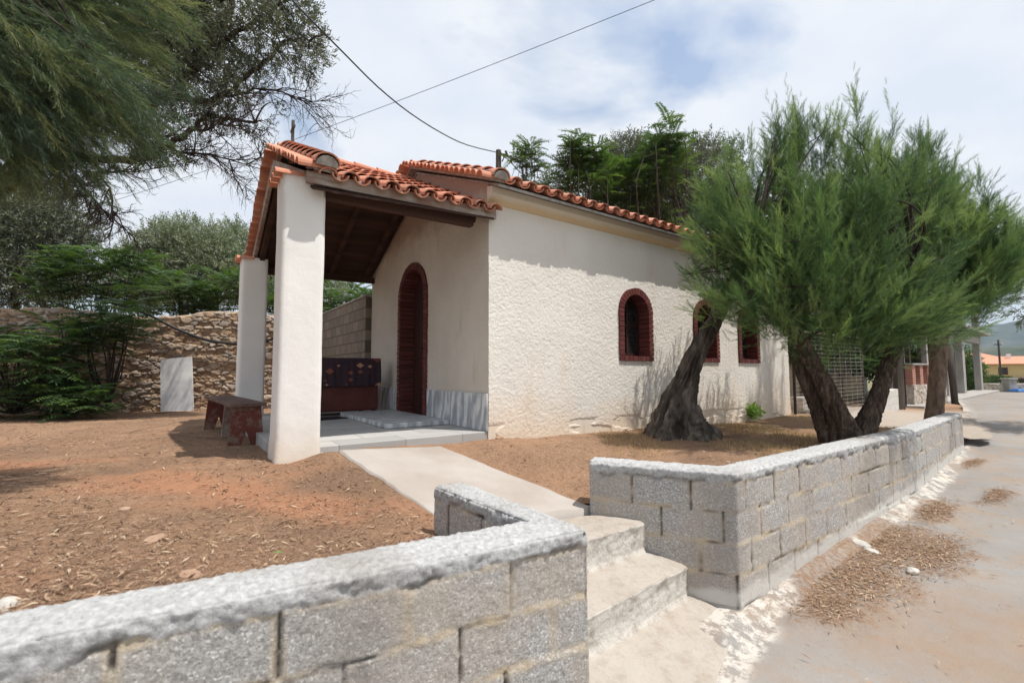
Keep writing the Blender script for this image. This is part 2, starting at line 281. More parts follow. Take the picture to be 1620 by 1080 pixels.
M['tam'] = leafmat('tamarisk_needles', [(.040, .078, .034), (.080, .145, .058), (.18, .265, .10), (.36, .43, .16)], .30, tcol=(1.2, 1.4, .75))
M['tam2'] = leafmat('tamarisk_needles_near', [(.04, .065, .042), (.07, .108, .065), (.13, .175, .085), (.26, .25, .10)], .3, tcol=(1.2, 1.4, .8))
M['olive'] = leafmat('olive_leaves', [(.065, .072, .050), (.11, .125, .088), (.20, .215, .17)], .15)
M['olive_far'] = leafmat('olive_leaves_far', [(.11, .135, .085), (.19, .22, .155), (.33, .35, .28)], .2)
M['ail'] = leafmat('pinnate_leaves', [(.032, .058, .024), (.055, .098, .035), (.11, .17, .06)], .28, .4)
M['bush'] = leafmat('bush_leaves', [(.03, .06, .02), (.06, .10, .03), (.11, .16, .05)], .25)
M['weed'] = leafmat('weed_leaves', [(.10, .20, .04), (.17, .30, .06), (.28, .38, .10)], .35)
M['drygrass'] = leafmat('dry_grass', [(.30, .20, .09), (.42, .30, .14), (.50, .38, .2)], .3, tcol=(1, 1, 1))
M['litter'] = leafmat('litter_bits', [(.09, .05, .032), (.22, .13, .08), (.34, .22, .14), (.50, .39, .28)], .05, .8, tcol=(1, 1, 1))
M['black'] = simple('black_plastic', (.012, .012, .013), (.025, .025, .027), 10, .45)
M['iron'] = simple('dark_iron', (.03, .018, .015), (.06, .035, .03), 10, .6)
M['wire'] = simple('galvanised_wire', (.24, .25, .22), (.38, .39, .35), 10, .5)
g = G('raw_concrete'); f = g.noise(3, 7, st=(1, 1, .3)); M['concrete'] = (g.bump(g.noise(20, 6), .5, .01), g.done(g.ramp(f, [(.3, (.27, .25, .235)), (.7, (.43, .41, .385))]), .9))[1]
M['stone'] = simple('pale_stone', (.36, .34, .31), (.62, .59, .55), 12, .9, 30, .01)
M['pole_wood'] = simple('pole_wood', (.05, .04, .034), (.12, .10, .085), 8, .9, st=(1, 1, .1))
M['glass'] = (lambda g: (g.p.inputs.__getitem__('Specular IOR Level').__setattr__('default_value', .6), g.done((.02, .022, .024), .12))[1])(G('dark_glass'))

# ------------------------------------------------------------------ ground, street, hills
n_a, n_r = 160, 70
rr = np.concatenate([[.01], np.geomspace(1.5, 3500, n_r-1)]); aa = np.linspace(0, 2*math.pi, n_a, endpoint=False)
X = rr[:, None]*np.cos(aa); Y = rr[:, None]*np.sin(aa)
far = np.hypot(X, Y); Z = h_street(X, Y)-.06; Z = Z*(1-sstep(34, 80, far))+sstep(34, 80, far)*(-1.6)+sstep(120, 900, far)*2*(fbm(np.stack([X/150, Y/150], -1), 3)-.5)
tag(npmesh('ground', np.stack([X, Y, Z], -1), gridfaces(n_r, n_a, True), M['ground'], smooth=True), kind='structure')
# garden earth: one sheet bounded by the walls
W1A, W1D, W1E = np.array([-3.6, -.05]), np.array([.313, 1.977]), np.array([-.28, 2.795])
W1A = W1D-3.9*np.array([math.cos(R(27.6)), math.sin(R(27.6))])
W2F, W2C, W2M, W2E = np.array([.575, 3.48]), np.array([1.47, 3.07]), np.array([4.42, 5.14]), np.array([7.05, 7.26])
poly = np.array([(-16, -6), (-5, -1.2), W1A+(-.05, .1), W1D+(-.15, .08), W1E+(-.05, -.05), (-.46, 3.08), (.44, 3.62), W2F+(.03, .1), W2C+(.02, .12), W2M+(-.05, .1), W2E+(0, .1), (8.2, 7.9), (12, 12.2), (15, 15.5), (12, 19), (-5, 19), (-16, 13)])
def inside(x, y, P):
    r = np.zeros(x.shape, bool); j = len(P)-1
    for i in range(len(P)):
        xi, yi = P[i]; xj, yj = P[j]; c = ((yi > y) != (yj > y)) & (x < (xj-xi)*(y-yi)/(yj-yi+1e-12)+xi); r ^= c; j = i
    return r
gx = np.concatenate([np.arange(-16, -5, .3), np.arange(-5, 8.5, .05), np.arange(8.5, 15.1, .2)]); gy = np.concatenate([np.arange(-6, .3, .3), np.arange(.3, 9, .05), np.arange(9, 19, .25)])
X, Y = np.meshgrid(gx, gy, indexing='ij'); ZG = h_garden(X, Y)+.035*(fbm(np.stack([X*7, Y*7], -1), 9, 4)-.5)
F = gridfaces(len(gx), len(gy)); cx = X.ravel()[F].mean(1); cy = Y.ravel()[F].mean(1); F = F[inside(cx, cy, poly)]
red = sstep(.42, .62, fbm(np.stack([X*.9, Y*1.3], -1), 21))*sstep(3.2, 1.2, np.hypot((X+3.6)/1.6, (Y-3.2)/.8))
grav = sstep(7.0, 7.6, X)*sstep(14, 12, Y)
dry = .8*sstep(.45, .6, fbm(np.stack([X*2, Y*2], -1), 31))*sstep(1.8, 3.2, X)*sstep(7.0, 6.2, X)*sstep(3.5, 4.2, Y)
tag(npmesh('garden_ground', np.stack([X, Y, ZG], -1), F, M['soil'], attrs={'red': red*.8, 'gravel': grav*.85, 'dry': dry*.6}, smooth=True), kind='structure')
# street
LB = np.array([W1A+(-6, -3.13), W1A, W1D, W2C, W2M, W2E, (10, 10.1), (14, 14.2), (21, 21.8), (26, 27.5), (33, 34), (48, 42)])
cum = np.concatenate([[0], np.cumsum(np.hypot(*np.diff(LB, axis=0).T))]); sD = cum[2]
ss = np.concatenate([np.arange(0, sD-.5, .2), np.arange(sD-.5, sD+10.5, .035), sD+10.5+np.cumsum(np.geomspace(.05, 1.2, 70))]); ss = ss[ss < cum[-1]]
bx_ = np.interp(ss, cum, LB[:, 0]); by_ = np.interp(ss, cum, LB[:, 1]); k = np.ones(9)/9
tt = np.concatenate([[-.12], np.arange(-.04, 2.6, .035), 2.6+np.cumsum(np.geomspace(.05, .8, 24))])
dx = np.gradient(np.convolve(np.pad(bx_, 30, 'edge'), np.ones(61)/61, 'valid')); dy = np.gradient(np.convolve(np.pad(by_, 30, 'edge'), np.ones(61)/61, 'valid')); q = np.hypot(dx, dy); nx, ny = dy/q, -dx/q
X = bx_[:, None]+nx[:, None]*tt; Y = by_[:, None]+ny[:, None]*tt; Z = h_street(X, Y)+.012*(fbm(np.stack([X*3, Y*3], -1), 41)-.5)
T = np.broadcast_to(tt, X.shape); S = ss[:, None]-sD
Z = Z+.05*sstep(.16, .0, T)*(S > 1.2)
lime = sstep(0, 1, 1-(T-(.01+.21*fbm(np.stack([X*2.2, Y*2.2], -1), 51)-.03*np.clip(S-5, 0, 5)+.10*sstep(2.6, 1.0, S)))/.06)
LIT = [((1335, 905), .02, .55, .40), ((1400, 860), .06, .75, .32), ((1480, 812), .10, .55, .16), ((1575, 792), .12, .55, .12), ((1540, 740), .18, .5, .1), ((1310, 960), -.04, .3, .2), ((1480, 880), .04, .6, .2)]
lit = 0*X; LW = []
for (p, z, a, b) in LIT:
    c = atz(p[0], p[1], z); LW.append((c, a, b)); e = ((X-c[0])*.82+(Y-c[1])*.57)/a; f_ = ((X-c[0])*-.57+(Y-c[1])*.82)/b
    lit = np.maximum(lit, sstep(1.3, .55, np.hypot(e, f_)+1.5*(fbm(np.stack([X*5+Y*2, Y*9-X*4], -1), 61, 5)-.5)))
Z = Z+.02*lit
lime = lime*(1-.85*lit)
tag(npmesh('street', np.stack([X, Y, Z], -1), gridfaces(len(ss), len(tt))[:, ::-1], M['street'], attrs={'lime': lime, 'litter': lit, 'dust': sstep(.9, .2, np.hypot((X-2.6)/1.3, (Y-2.7)/.9)*.9+.5*(fbm(np.stack([X*2, Y*2], -1), 91)-.5))}, smooth=True), kind='structure')
# hills far beyond the street
g = G('hill_scrub'); M['hill'] = g.done(g.mix(g.ramp(g.noise(.02, 9, .7), [(.42, 0), (.6, 1)]), (.028, .045, .026), (.08, .085, .055)), .95)
for nm, d0, hh, sd in (('hill', 620, 34, 3), ('hill', 1900, 178, 8)):
    a = np.linspace(R(-35), R(150), 260); rr = np.linspace(0, 1, 26); 
    D = d0*(1+.5*rr)[:, None]; X = D*np.cos(a); Y = D*np.sin(a); prof = .75+.45*fbm(np.stack([np.broadcast_to(a*7, X.shape), np.broadcast_to(rr[:, None]*1.5, X.shape)], -1), sd, 5)
    Z = -6+hh*prof*sstep(0, .55, rr)[:, None]+hh*.05*fbm(np.stack([X/d0*60, Y/d0*60], -1), sd+4, 4)
    tag(npmesh(nm, np.stack([X, Y, Z], -1), gridfaces(26, 260), M['hill'], smooth=True), kind='structure')

# ------------------------------------------------------------------ block walls
def block_wall(name, label, pts, side, thick, ztop, zbot, res, seed, buried=.3, limy=0, offs=None, inn=None):
    pts = [np.array(p) for p in pts]; n = len(pts); d = [(pts[i+1]-pts[i])/np.linalg.norm(pts[i+1]-pts[i]) for i in range(n-1)]; nr = [np.array([q[1], -q[0]])*side for q in d]   # outward normals
    inner = []
    for i in range(n):
        if i == 0: o = -nr[0]*thick
        elif i == n-1: o = -nr[-1]*thick
        else: b = nr[i-1]+nr[i]; b /= np.linalg.norm(b); o = -b*thick/b.dot(nr[i])
        inner.append(pts[i]+o)
    if inn: inner = [np.array(p) for p in inn]
    nf = int((ztop-zbot)/res); nt_ = max(6, int(thick/res)); nb = int(buried/res)+4; Rn = thick/2
    za_ = np.linspace(0, 1, nf); prof = [(0, zbot+(ztop-zbot)*t) for t in za_]+[(t, ztop) for t in np.linspace(0, 1, nt_)[1:-1]]+[(1, ztop-(buried+.1)*t) for t in np.linspace(0, 1, nb)]
    pa = np.array([p[0] for p in prof]); pz = np.array([p[1] for p in prof]); m = len(prof)
    rows = []; sacc = 0; S_ = []; NR = []
    for i in range(n-1):
        l = np.linalg.norm(pts[i+1]-pts[i]); k_ = max(3, int(l/res)); t = np.linspace(0, 1, k_, endpoint=(i == n-2))
        o = pts[i]+(pts[i+1]-pts[i])*t[:, None]; ii = inner[i]+(inner[i+1]-inner[i])*t[:, None]
        for q in range(len(t)): rows.append((o[q], ii[q])); S_.append(sacc+l*t[q]); NR.append(nr[i])
        sacc += l
    O_ = np.array([r[0] for r in rows]); I_ = np.array([r[1] for r in rows]); S_ = np.array(S_); NR = np.array(NR); NS = len(S_)
    XY = O_[:, None]*(1-pa[None, :, None])+I_[:, None]*pa[None, :, None]; Zg = np.broadcast_to(pz, (NS, m)).copy(); SS = np.broadcast_to(S_[:, None], (NS, m)); AA = np.broadcast_to(pa, (NS, m))
    P3 = np.concatenate([XY, Zg[..., None]], -1); d_ = ztop-Zg
    face = np.where(AA == 0, 1, np.where(AA == 1, -1, 0)); top = (face == 0) | (d_ < 1e-6)
    P2 = np.stack([SS*1.0+AA*3, Zg], -1)
    capl = .048+.07*(fbm(P2*[5, 0], seed)-.4)+.03*fbm(P2*[22, 0], seed+1)
    cap = sstep(.008, -.008, d_-capl); cap = np.where(top, 1, cap)
    dd = d_-.07+.012*(vnoise(P2*[3, 0], seed+2)-.5); c = np.floor(dd/.2); jz = np.abs((dd/.2-np.round(dd/.2))*.2)
    sh = vnoise(np.stack([c*7.7, c*0+.5], -1), seed+3)*.12+(c % 2)*.2
    if offs: sh = -np.array(offs)[np.clip(c.astype(int), 0, len(offs)-1)]
    jj = (SS+sh)/.395; jn = np.round(jj); jx = np.abs(jj-jn)*.395+.014*(fbm(P2*[0, 25], seed+4)-.5)
    jw = 1.0*(vnoise(np.stack([jn*3.1, c*5.3], -1), seed+5))
    vj = np.exp(-(jx/(.0045+.003*jw))**2)*sstep(.12, .5, jw)*sstep(.15, .4, fbm(P2*[3, 9], seed+14))*(1-cap)
    crack = np.exp(-((jz+.004*fbm(P2*[12, 0], seed+16))/.0045)**2)*sstep(.44, .66, vnoise(P2*[6, 4], seed+6))*(1-cap)
    mor = np.maximum(sstep(.026, .004, jz+.026*(fbm(P2*18, seed+7)-.5)), .6*sstep(.03, .01, jx))*(1-cap)
    roughn = fbm(P2*14+AA[..., None]*5, seed+8, 5)-.5; r2_ = fbm(P2*55+AA[..., None]*5, seed+9, 3)-.5
    blk = vnoise(np.stack([np.floor(jj)*9.1, c*3.3], -1), seed+10)-.5
    disp = (.010*blk-.016*vj-.014*crack+.006*mor*(roughn*2)+.006*r2_+.004*roughn)*(1-cap)+cap*(.003+np.where(top, .012, .020)*roughn+np.where(top, .013, .016)*r2_-.006*sstep(.58, .72, fbm(P2*30+AA[..., None]*9, seed+15, 3)))
    # gaps at the lower edge of the capping
    edge = np.exp(-((d_-capl)/.012)**2)*(~top); disp -= .010*edge*sstep(.45, .6, vnoise(P2*[9, 3], seed+12))
    nd = np.zeros((NS, m, 3)); nd[..., :2] = NR[:, None]*face[..., None]
    e = np.clip(1-d_/.03, 0, 1)*(face != 0); nd[..., 2] = np.where(top, 1, 0)
    P3 = P3+nd*disp[..., None]
    # rounded shoulders
    ed = np.minimum(AA, 1-AA)*thick; P3[..., 2] -= np.where(top, .018*np.exp(-ed/.012), 0); P3[..., :2] -= NR[:, None]*(face*np.clip(1-d_/.025, 0, 1)**2*.012)[..., None]
    limef = 0*disp if not limy else sstep(.05, 0, (Zg-h_street(P3[..., 0], P3[..., 1]))-.03-.09*fbm(P2*[6, 3], seed+13)-.06)*(face == 1)
    V = P3.reshape(-1, 3); F = gridfaces(NS, m)
    # end faces
    for q in (0, NS-1):
        cen = len(V); mid = P3[q].mean(0); V = np.concatenate([V, [mid]]); idx = np.arange(m)+q*m; F = np.concatenate([F, np.stack([idx[:-1], idx[1:], np.full(m-1, cen), np.full(m-1, cen)], -1)])
    z2 = [0, 0]; A = {'mortar': np.r_[mor.ravel(), z2], 'cap': np.r_[cap.ravel(), z2], 'joint': np.r_[np.clip(np.maximum(vj, crack*.9)+.5*edge.ravel().reshape(edge.shape)*sstep(.5, .6, vnoise(P2*[9, 3], seed+12)), 0, 1).ravel(), z2], 'lime': np.r_[limef.ravel(), z2]}
    fl = F.copy(); me = bpy.data.meshes.new(name)
    me.from_pydata(V.tolist(), [], [tuple(dict.fromkeys(f)) for f in F.tolist()]); 
    for an, av in A.items(): x = me.attributes.new(an, 'FLOAT', 'POINT'); x.data.foreach_set('value', av.astype(np.float32))
    me.polygons.foreach_set('use_smooth', [True]*len(me.polygons)); me.materials.append(M['block'])
    bm = bmesh.new(); bm.from_mesh(me); bmesh.ops.recalc_face_normals(bm, faces=bm.faces[:]); bm.to_mesh(me); bm.free()
    return tag(link(bpy.data.objects.new(name, me)), label, 'wall')
block_wall('block_wall', 'low grey cinder block wall in the near foreground left of the steps', [W1A, W1D, W1E], 1, .215, .845, -.35, .0085, 3, .45, 0, [3.54, 3.73, 3.52, 3.73, 3.54, 3.73], [W1A+np.array([-.1, .19]), (.057, 2.09), (-.45, 2.71)])
block_wall('block_wall', 'low grey cinder block wall running along the street right of the steps', [W2F, W2C, W2M, W2E], 1, .2, .84, -.35, .014, 23, .4, 1)
# ------------------------------------------------------------------ walkway and steps
def sheet(name, quad, zs, mat, n=40, thick=.1, seed=0, edge=.03):
    q = np.array(quad, float); a = np.linspace(0, 1, n)[:, None]; b = np.linspace(0, 1, n)[None]
    xy = ((q[0]*(1-b[..., None])+q[1]*b[..., None])*(1-a[..., None])+(q[3]*(1-b[..., None])+q[2]*b[..., None])*a[..., None])
    xy = xy+edge*(np.stack([fbm(xy*6, seed), fbm(xy*6, seed+1)], -1)-.5)*2
    return xy
qd = [(-1.50, 4.03), (-.70, 4.52), (.62, 3.53), (-.42, 2.98)]
xy = sheet('walk', qd, None, None, 60, seed=3, edge=.018); hz_ = h_garden(xy[..., 0], xy[..., 1]); tA = np.linspace(0, 1, 60)[:, None]
zw = hz_+.028-.02*tA+.006*(fbm(xy*5, 9)-.5)
Vt = np.concatenate([xy, zw[..., None]], -1); Vb = Vt.copy(); ring = [(0, j) for j in range(60)]+[(i, 59) for i in range(1, 60)]+[(59, j) for j in range(58, -1, -1)]+[(i, 0) for i in range(58, 0, -1)]
V = Vt.reshape(-1, 3).tolist(); F = gridfaces(60, 60).tolist(); o0 = len(V)
for (i, j) in ring: V.append([Vt[i, j, 0], Vt[i, j, 1], Vt[i, j, 2]-.25])
for k_ in range(len(ring)):
    k2 = (k_+1) % len(ring); F.append([ring[k_][0]*60+ring[k_][1], ring[k2][0]*60+ring[k2][1], o0+k2, o0+k_])
tag(npmesh('walkway', V, F, M['path'], smooth=False), kind='structure')
def step(pts, z0, zbot, tilt=0, mat='step'):           # pts: back-left, back-right, front-right, front-left
    p = [np.array(a, float) for a in pts]; n = 44; a = np.linspace(0, 1, n)
    b = np.linspace(0, 1, 70); xy = (p[0]*(1-b[:, None])+p[1]*b[:, None])[None]*(1-a[:, None, None])+(p[3]*(1-b[:, None])+p[2]*b[:, None])[None]*a[:, None, None]
    z = z0-tilt*a[:, None]+.008*(fbm(xy*5, 77)-.5)+.006*(fbm(xy*30, 78)-.5); z = z-.012*np.exp(-(1-a[:, None])*40/2)
    top = np.concatenate([xy, z[..., None]], -1); fr = []
    t = (p[3]-p[0]); t /= np.linalg.norm(t)
    for k_ in np.linspace(0, 1, 30)[1:]:
        row = top[-1].copy(); row[:, 2] = row[:, 2]*(1-k_)+zbot*k_; w_ = .014*(fbm(np.stack([b*9+k_*3, 0*b+k_*4], -1), 81)-.5)-.008*math.sin(k_*3)+.025*max(0, k_-.75)*4
        row[:, :2] += t*w_[:, None]; fr.append(row)
    P = np.concatenate([top, np.array(fr)], 0); mb = P.reshape(-1, 3); F = gridfaces(P.shape[0], 70)
    sides = []
    V = mb.tolist(); F = F.tolist()
    for j in (0, 69):                                   # side skirts
        o = len(V); 
        for i in range(P.shape[0]): V.append([P[i, j, 0], P[i, j, 1], min(zbot, P[i, j, 2])-.02])
        for i in range(P.shape[0]-1): F.append([i*70+j, (i+1)*70+j, o+i+1, o+i])
    return V, F
r30 = np.array([.816, .578])
stA = step([(-.42, 3.0), (.74, 3.52), (.92, 3.28), (.20, 2.78)], .455, .22)
stB = step([(.0, 2.74), (.93, 3.32), (1.16, 3.14), (.22, 2.37)], .25, -.03, .03)
stC = step([(.15, 2.55), (1.20, 3.22), (1.53, 2.98), (.66, 1.75)], .02, -.22, .135)
fl_ = []; Vv = []
for V, F in (stA, stB, stC): o = len(Vv); Vv += V; fl_ += [[i+o for i in f] for f in F]
tag(npmesh('garden_steps', Vv, fl_, M['step'], smooth=False), 'worn concrete steps with flaking whitewash between the two block walls', 'steps')

# ------------------------------------------------------------------ chapel
ch = empty('chapel', BO, 'small cream chapel with terracotta roof, white porch pillars and red brick arches', 'chapel', BROT)
WD, LN, TH = 3.9, 6.95, .24
fz = lambda a, b, t: (a, t, b)      # long walls: a along u, b up, t across
ff = lambda a, b, t: (t, a, b)      # gable walls
wins = [(2.076+.3565, .713), (3.79+.3565, .713), (5.106+.3565, .713)]
# walls
mb = MB(); prism(mb, [(0.0, -.45), (LN, -.45), (LN, 2.66), (0.0, 2.66)], [arch(c, w_-.06, .82, 1.79)[::-1] for c, w_ in wins], fz, 0, TH)
mb.build('side_wall', M['roughcast'], ch)
gu = np.arange(-.004, LN+.001, .0095); gz_ = np.arange(-.40, 2.56, .0095); GU, GZ = np.meshgrid(gu, gz_, indexing='ij'); p2 = np.stack([GU, GZ], -1)
hd = .55*fbm(p2*[38, 44], 301, 3)+.45*(1-np.abs(fbm(p2*[52, 58]+fbm(p2*9, 305)[..., None]*3, 303, 3)-.5)*2.4)+.5*(fbm(p2*3.1, 304, 3)-.5)
fc = gridfaces(len(gu), len(gz_)); cu = GU.ravel()[fc].mean(1); cz = GZ.ravel()[fc].mean(1); kp = np.ones(len(fc), bool)
for c, w_ in wins: r_ = w_/2-.015; zc_ = 1.809-w_/2; kp &= ~(((np.abs(cu-c) < r_) & (cz > .80) & (cz < zc_)) | ((cu-c)**2+(cz-zc_)**2 < r_**2))
foot = sstep(.10, .0, GZ+.012*GU)*sstep(.5, .62, fbm(p2*[2.2, 5], 306)); 
npmesh('stucco_coat', np.stack([GU, -.003-.0105*np.clip(hd, 0, 1)+.022*foot, GZ], -1), fc[kp], M['roughcast'], ch, smooth=True)
mb = MB(); prism(mb, [(0, -.45), (LN, -.45), (LN, 2.66), (0, 2.66)], [], fz, WD-TH, WD); prism(mb, [(TH, -.45), (WD-TH, -.45), (WD-TH, 2.66), (WD/2, 3.5), (TH, 2.66)], [], ff, LN-TH, LN-.002); mb.build('rear_walls', M['roughcast'], ch)
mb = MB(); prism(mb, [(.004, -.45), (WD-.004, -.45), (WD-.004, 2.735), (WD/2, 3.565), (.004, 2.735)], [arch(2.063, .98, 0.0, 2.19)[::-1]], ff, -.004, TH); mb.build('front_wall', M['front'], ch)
# cornice under the eave
mb = MB(); prof = [(0.003, 2.50), (-.03, 2.515), (-.07, 2.55), (-.095, 2.595), (-.10, 2.60), (-.10, 2.672), (.003, 2.70)]
for vs, v0 in ((1, 0), (-1, WD)):
    n = len(prof); v = [(u, v0+vs*a, z) for u in (-.02, LN+.05) for a, z in prof]; mb.add(v, [(i, (i+1) % n, n+(i+1) % n, n+i) for i in range(n)]+[tuple(range(n)), tuple(range(2*n-1, n-1, -1))])
g = G('cornice_render'); M['cornice'] = (g.bump(g.noise(30, 5), .6, .006), g.done(g.ramp(g.math('ADD', g.sep(2), g.math('MULTIPLY', g.noise(5, 6), .06)), [(.0, (.5, .3, .13)), (1, (.6, .5, .4))]), .9))[1]
rp = [n_ for n_ in M['cornice'].node_tree.nodes if n_.type == 'VALTORGB'][0].color_ramp
mr = M['cornice'].node_tree.nodes.new('ShaderNodeMapRange'); lk = rp; nd_ = [n_ for n_ in M['cornice'].node_tree.nodes if n_.type == 'VALTORGB'][0]
src = nd_.inputs[0].links[0].from_socket; M['cornice'].node_tree.links.new(src, mr.inputs[0]); mr.inputs[1].default_value = 2.52; mr.inputs[2].default_value = 2.67; M['cornice'].node_tree.links.new(mr.outputs[0], nd_.inputs[0])
rp.elements[0].color = (.62, .49, .32, 1); rp.elements[0].position = .35; rp.elements[1].color = (.68, .62, .54, 1); rp.elements[1].position = .62
mb.build('cornice', M['cornice'], ch)
# brick arches: bricks run right through the reveal
def brick_arch(name, c, w_, z0, z1, fm, t0, t1, sill, bt=.065, wid=.095):
    mb = MB(); r = w_/2; zc = z1-r; inn = r-wid
    def wedge(p):   # four (a, b) corners
        j = .003*random.random(); v = [fm(a, b, t0-j) for a, b in p]+[fm(a, b, t1) for a, b in p]
        mb.add(v, [(0, 1, 2, 3), (7, 6, 5, 4), (0, 4, 5, 1), (1, 5, 6, 2), (2, 6, 7, 3), (3, 7, 4, 0)])
    gap = .007; z = z0+(bt+.006 if sill else 0); n = max(1, round((zc-z)/bt)); h = (zc-z)/n
    for s in (-1, 1):
        for i in range(n):
            jt = random.uniform(-.005, .005); a0, a1 = sorted((c+s*(inn+jt*.4), c+s*(r+jt))); wedge([(a0, z+i*h+gap/2), (a1, z+i*h+gap/2), (a1, z+(i+1)*h-gap/2), (a0, z+(i+1)*h-gap/2)])
    n = round(math.pi*r/bt); 
    for i in range(n):
        g0 = math.pi*(i+.06)/n; g1 = math.pi*(i+.94)/n; ro = r+random.uniform(-.004, .006)
        wedge([(c+inn*math.cos(g0), zc+inn*math.sin(g0)), (c+ro*math.cos(g0), zc+ro*math.sin(g0)), (c+ro*math.cos(g1), zc+ro*math.sin(g1)), (c+inn*math.cos(g1), zc+inn*math.sin(g1))])
    if sill:
        n = 8; ww = 2*r/n
        for i in range(n): wedge([(c-r+i*ww+gap/2, z0), (c-r+(i+1)*ww-gap/2, z0), (c-r+(i+1)*ww-gap/2, z0+bt), (c-r+i*ww+gap/2, z0+bt)])
    return mb
for c, w_ in wins:
    wf = brick_arch('window', c, w_, .788, 1.809, fz, -.032, .20, True).build('window', M['brick'], ch, bevel=.003)
    mb = MB(); iw = w_-.19; o = arch(c, iw, .853, 1.714); i_ = arch(c, iw-.09, .90, 1.67); prism(mb, o, [i_[::-1]], fz, .15, .19); mb.box(c-iw/2+.03, c+iw/2-.03, .152, .186, 1.28, 1.315); mb.box(c-.02, c+.02, .148, .192, .88, 1.69)
    mb.build('window_frame', M['door'], wf)
    mb = MB(); prism(mb, arch(c, iw-.02, .86, 1.70), [], fz, .168, .174); mb.build('pane', M['glass'], wf)
da = brick_arch('door_arch', 2.063, 1.047, 0, 2.24, ff, -.03, .235, False, .068, .10).build('door_arch', M['brick'], ch, bevel=.003)
mb = MB(); prism(mb, arch(2.063, .86, .02, 2.14), [], ff, .20, .24)
for a in (-.21, .21):
    for z0, z1 in ((.15, .75), (.85, 1.35), (1.42, 1.75)): mb.box(.185, .199, 2.063+a-.14, 2.063+a+.14, z0, z1)
dr = mb.build('door', M['door'], ch, bevel=.004)
mb = MB(); mb.tube([(.185, 2.09, 1.0), (.15, 2.09, 1.0), (.15, 2.16, 1.0)], .009); mb.build('handle', M['iron'], dr)
# marble plinth, doorstep, porch floor
mb = MB()
for v0, v1 in ((-.003, .50), (.505, 1.0), (1.005, 1.51), (2.61, 3.2), (3.205, 3.89)): mb = MB(); mb.box(-.027, -.0045, v0, v1, .003, .404); mb.build('plinth_slab', M['marble'], ch, bevel=.003)
mb = MB(); mb.box(-.82, -.03, .85, 2.75, .004, .06); mb.build('doorstep', M['marble'], ch, bevel=.006)
mb = MB(); mb.box(-2.045, -.006, .012, 3.98, -.42, 0); mb.build('porch_floor', M['floor'], ch, bevel=.008)
# pillars
PW = .35
def pillar(v0, u0=-2.062):
    n = 40; mb = MB(); zz_ = np.linspace(-.3, 2.36, n); vv = []; k_ = 40; pv = []
    per = []
    for i in range(k_):
        t = i/k_*4; s = int(t); f_ = t-s; per.append([(f_, 0), (1, f_), (1-f_, 1), (0, 1-f_)][s])
    P = np.zeros((n, k_, 3))
    for i, z in enumerate(zz_):
        for j, (a, b) in enumerate(per):
            fl = 1+.07*max(0, (.12-z))/.3 if z < .12 else 1
            P[i, j] = (u0+PW/2+(a-.5)*PW*fl, v0+PW/2+(b-.5)*PW*fl, z)
    cen = np.array([u0+PW/2, v0+PW/2]); dd = P[..., :2]-cen; rr_ = np.max(np.abs(dd), -1, keepdims=True); corner = np.min(np.abs(dd), -1, keepdims=True)/rr_
    P[..., :2] = cen+dd*(1-.045*sstep(.9, 1, corner))+.010*(fbm(P*3, 5)[..., None]-.5)*np.sign(dd)
    o = npmesh('pillar', P.reshape(-1, 3), gridfaces(n, k_, True)[:, ::-1], M['white'], ch, smooth=False)
    return o
pillar(0.0); pillar(WD-PW+.005)
# tiles
def tile(mb, a, b, up, r0, r1, th=.012, seg=8, inv=False):
    # half round tile, axis from a (upper end, radius r0) to b (lower end, radius r1)
    a = Vector(a); b = Vector(b); x = (b-a).normalized(); up = Vector(up); up = (up-x*up.dot(x)).normalized(); y = up.cross(x); v = []
    sg = -1 if inv else 1
    for p, r in ((a, r0), (b, r1)):
        for rr_ in (r, r-th):
            for k_ in range(seg+1):
                t = math.pi*k_/seg; v.append(p+y*(rr_*math.cos(t))+up*(sg*rr_*math.sin(t)*.85))
    n = seg+1; f = []
    for k_ in range(seg): f += [(k_, k_+1, 2*n+k_+1, 2*n+k_), (n+k_, 3*n+k_, 3*n+k_+1, n+k_+1), (k_, n+k_, n+k_+1, k_+1), (2*n+k_, 2*n+k_+1, 3*n+k_+1, 3*n+k_)]
    f += [(0, 2*n, 3*n, n), (seg, n+seg, 3*n+seg, 2*n+seg)]; mb.add(v, f)
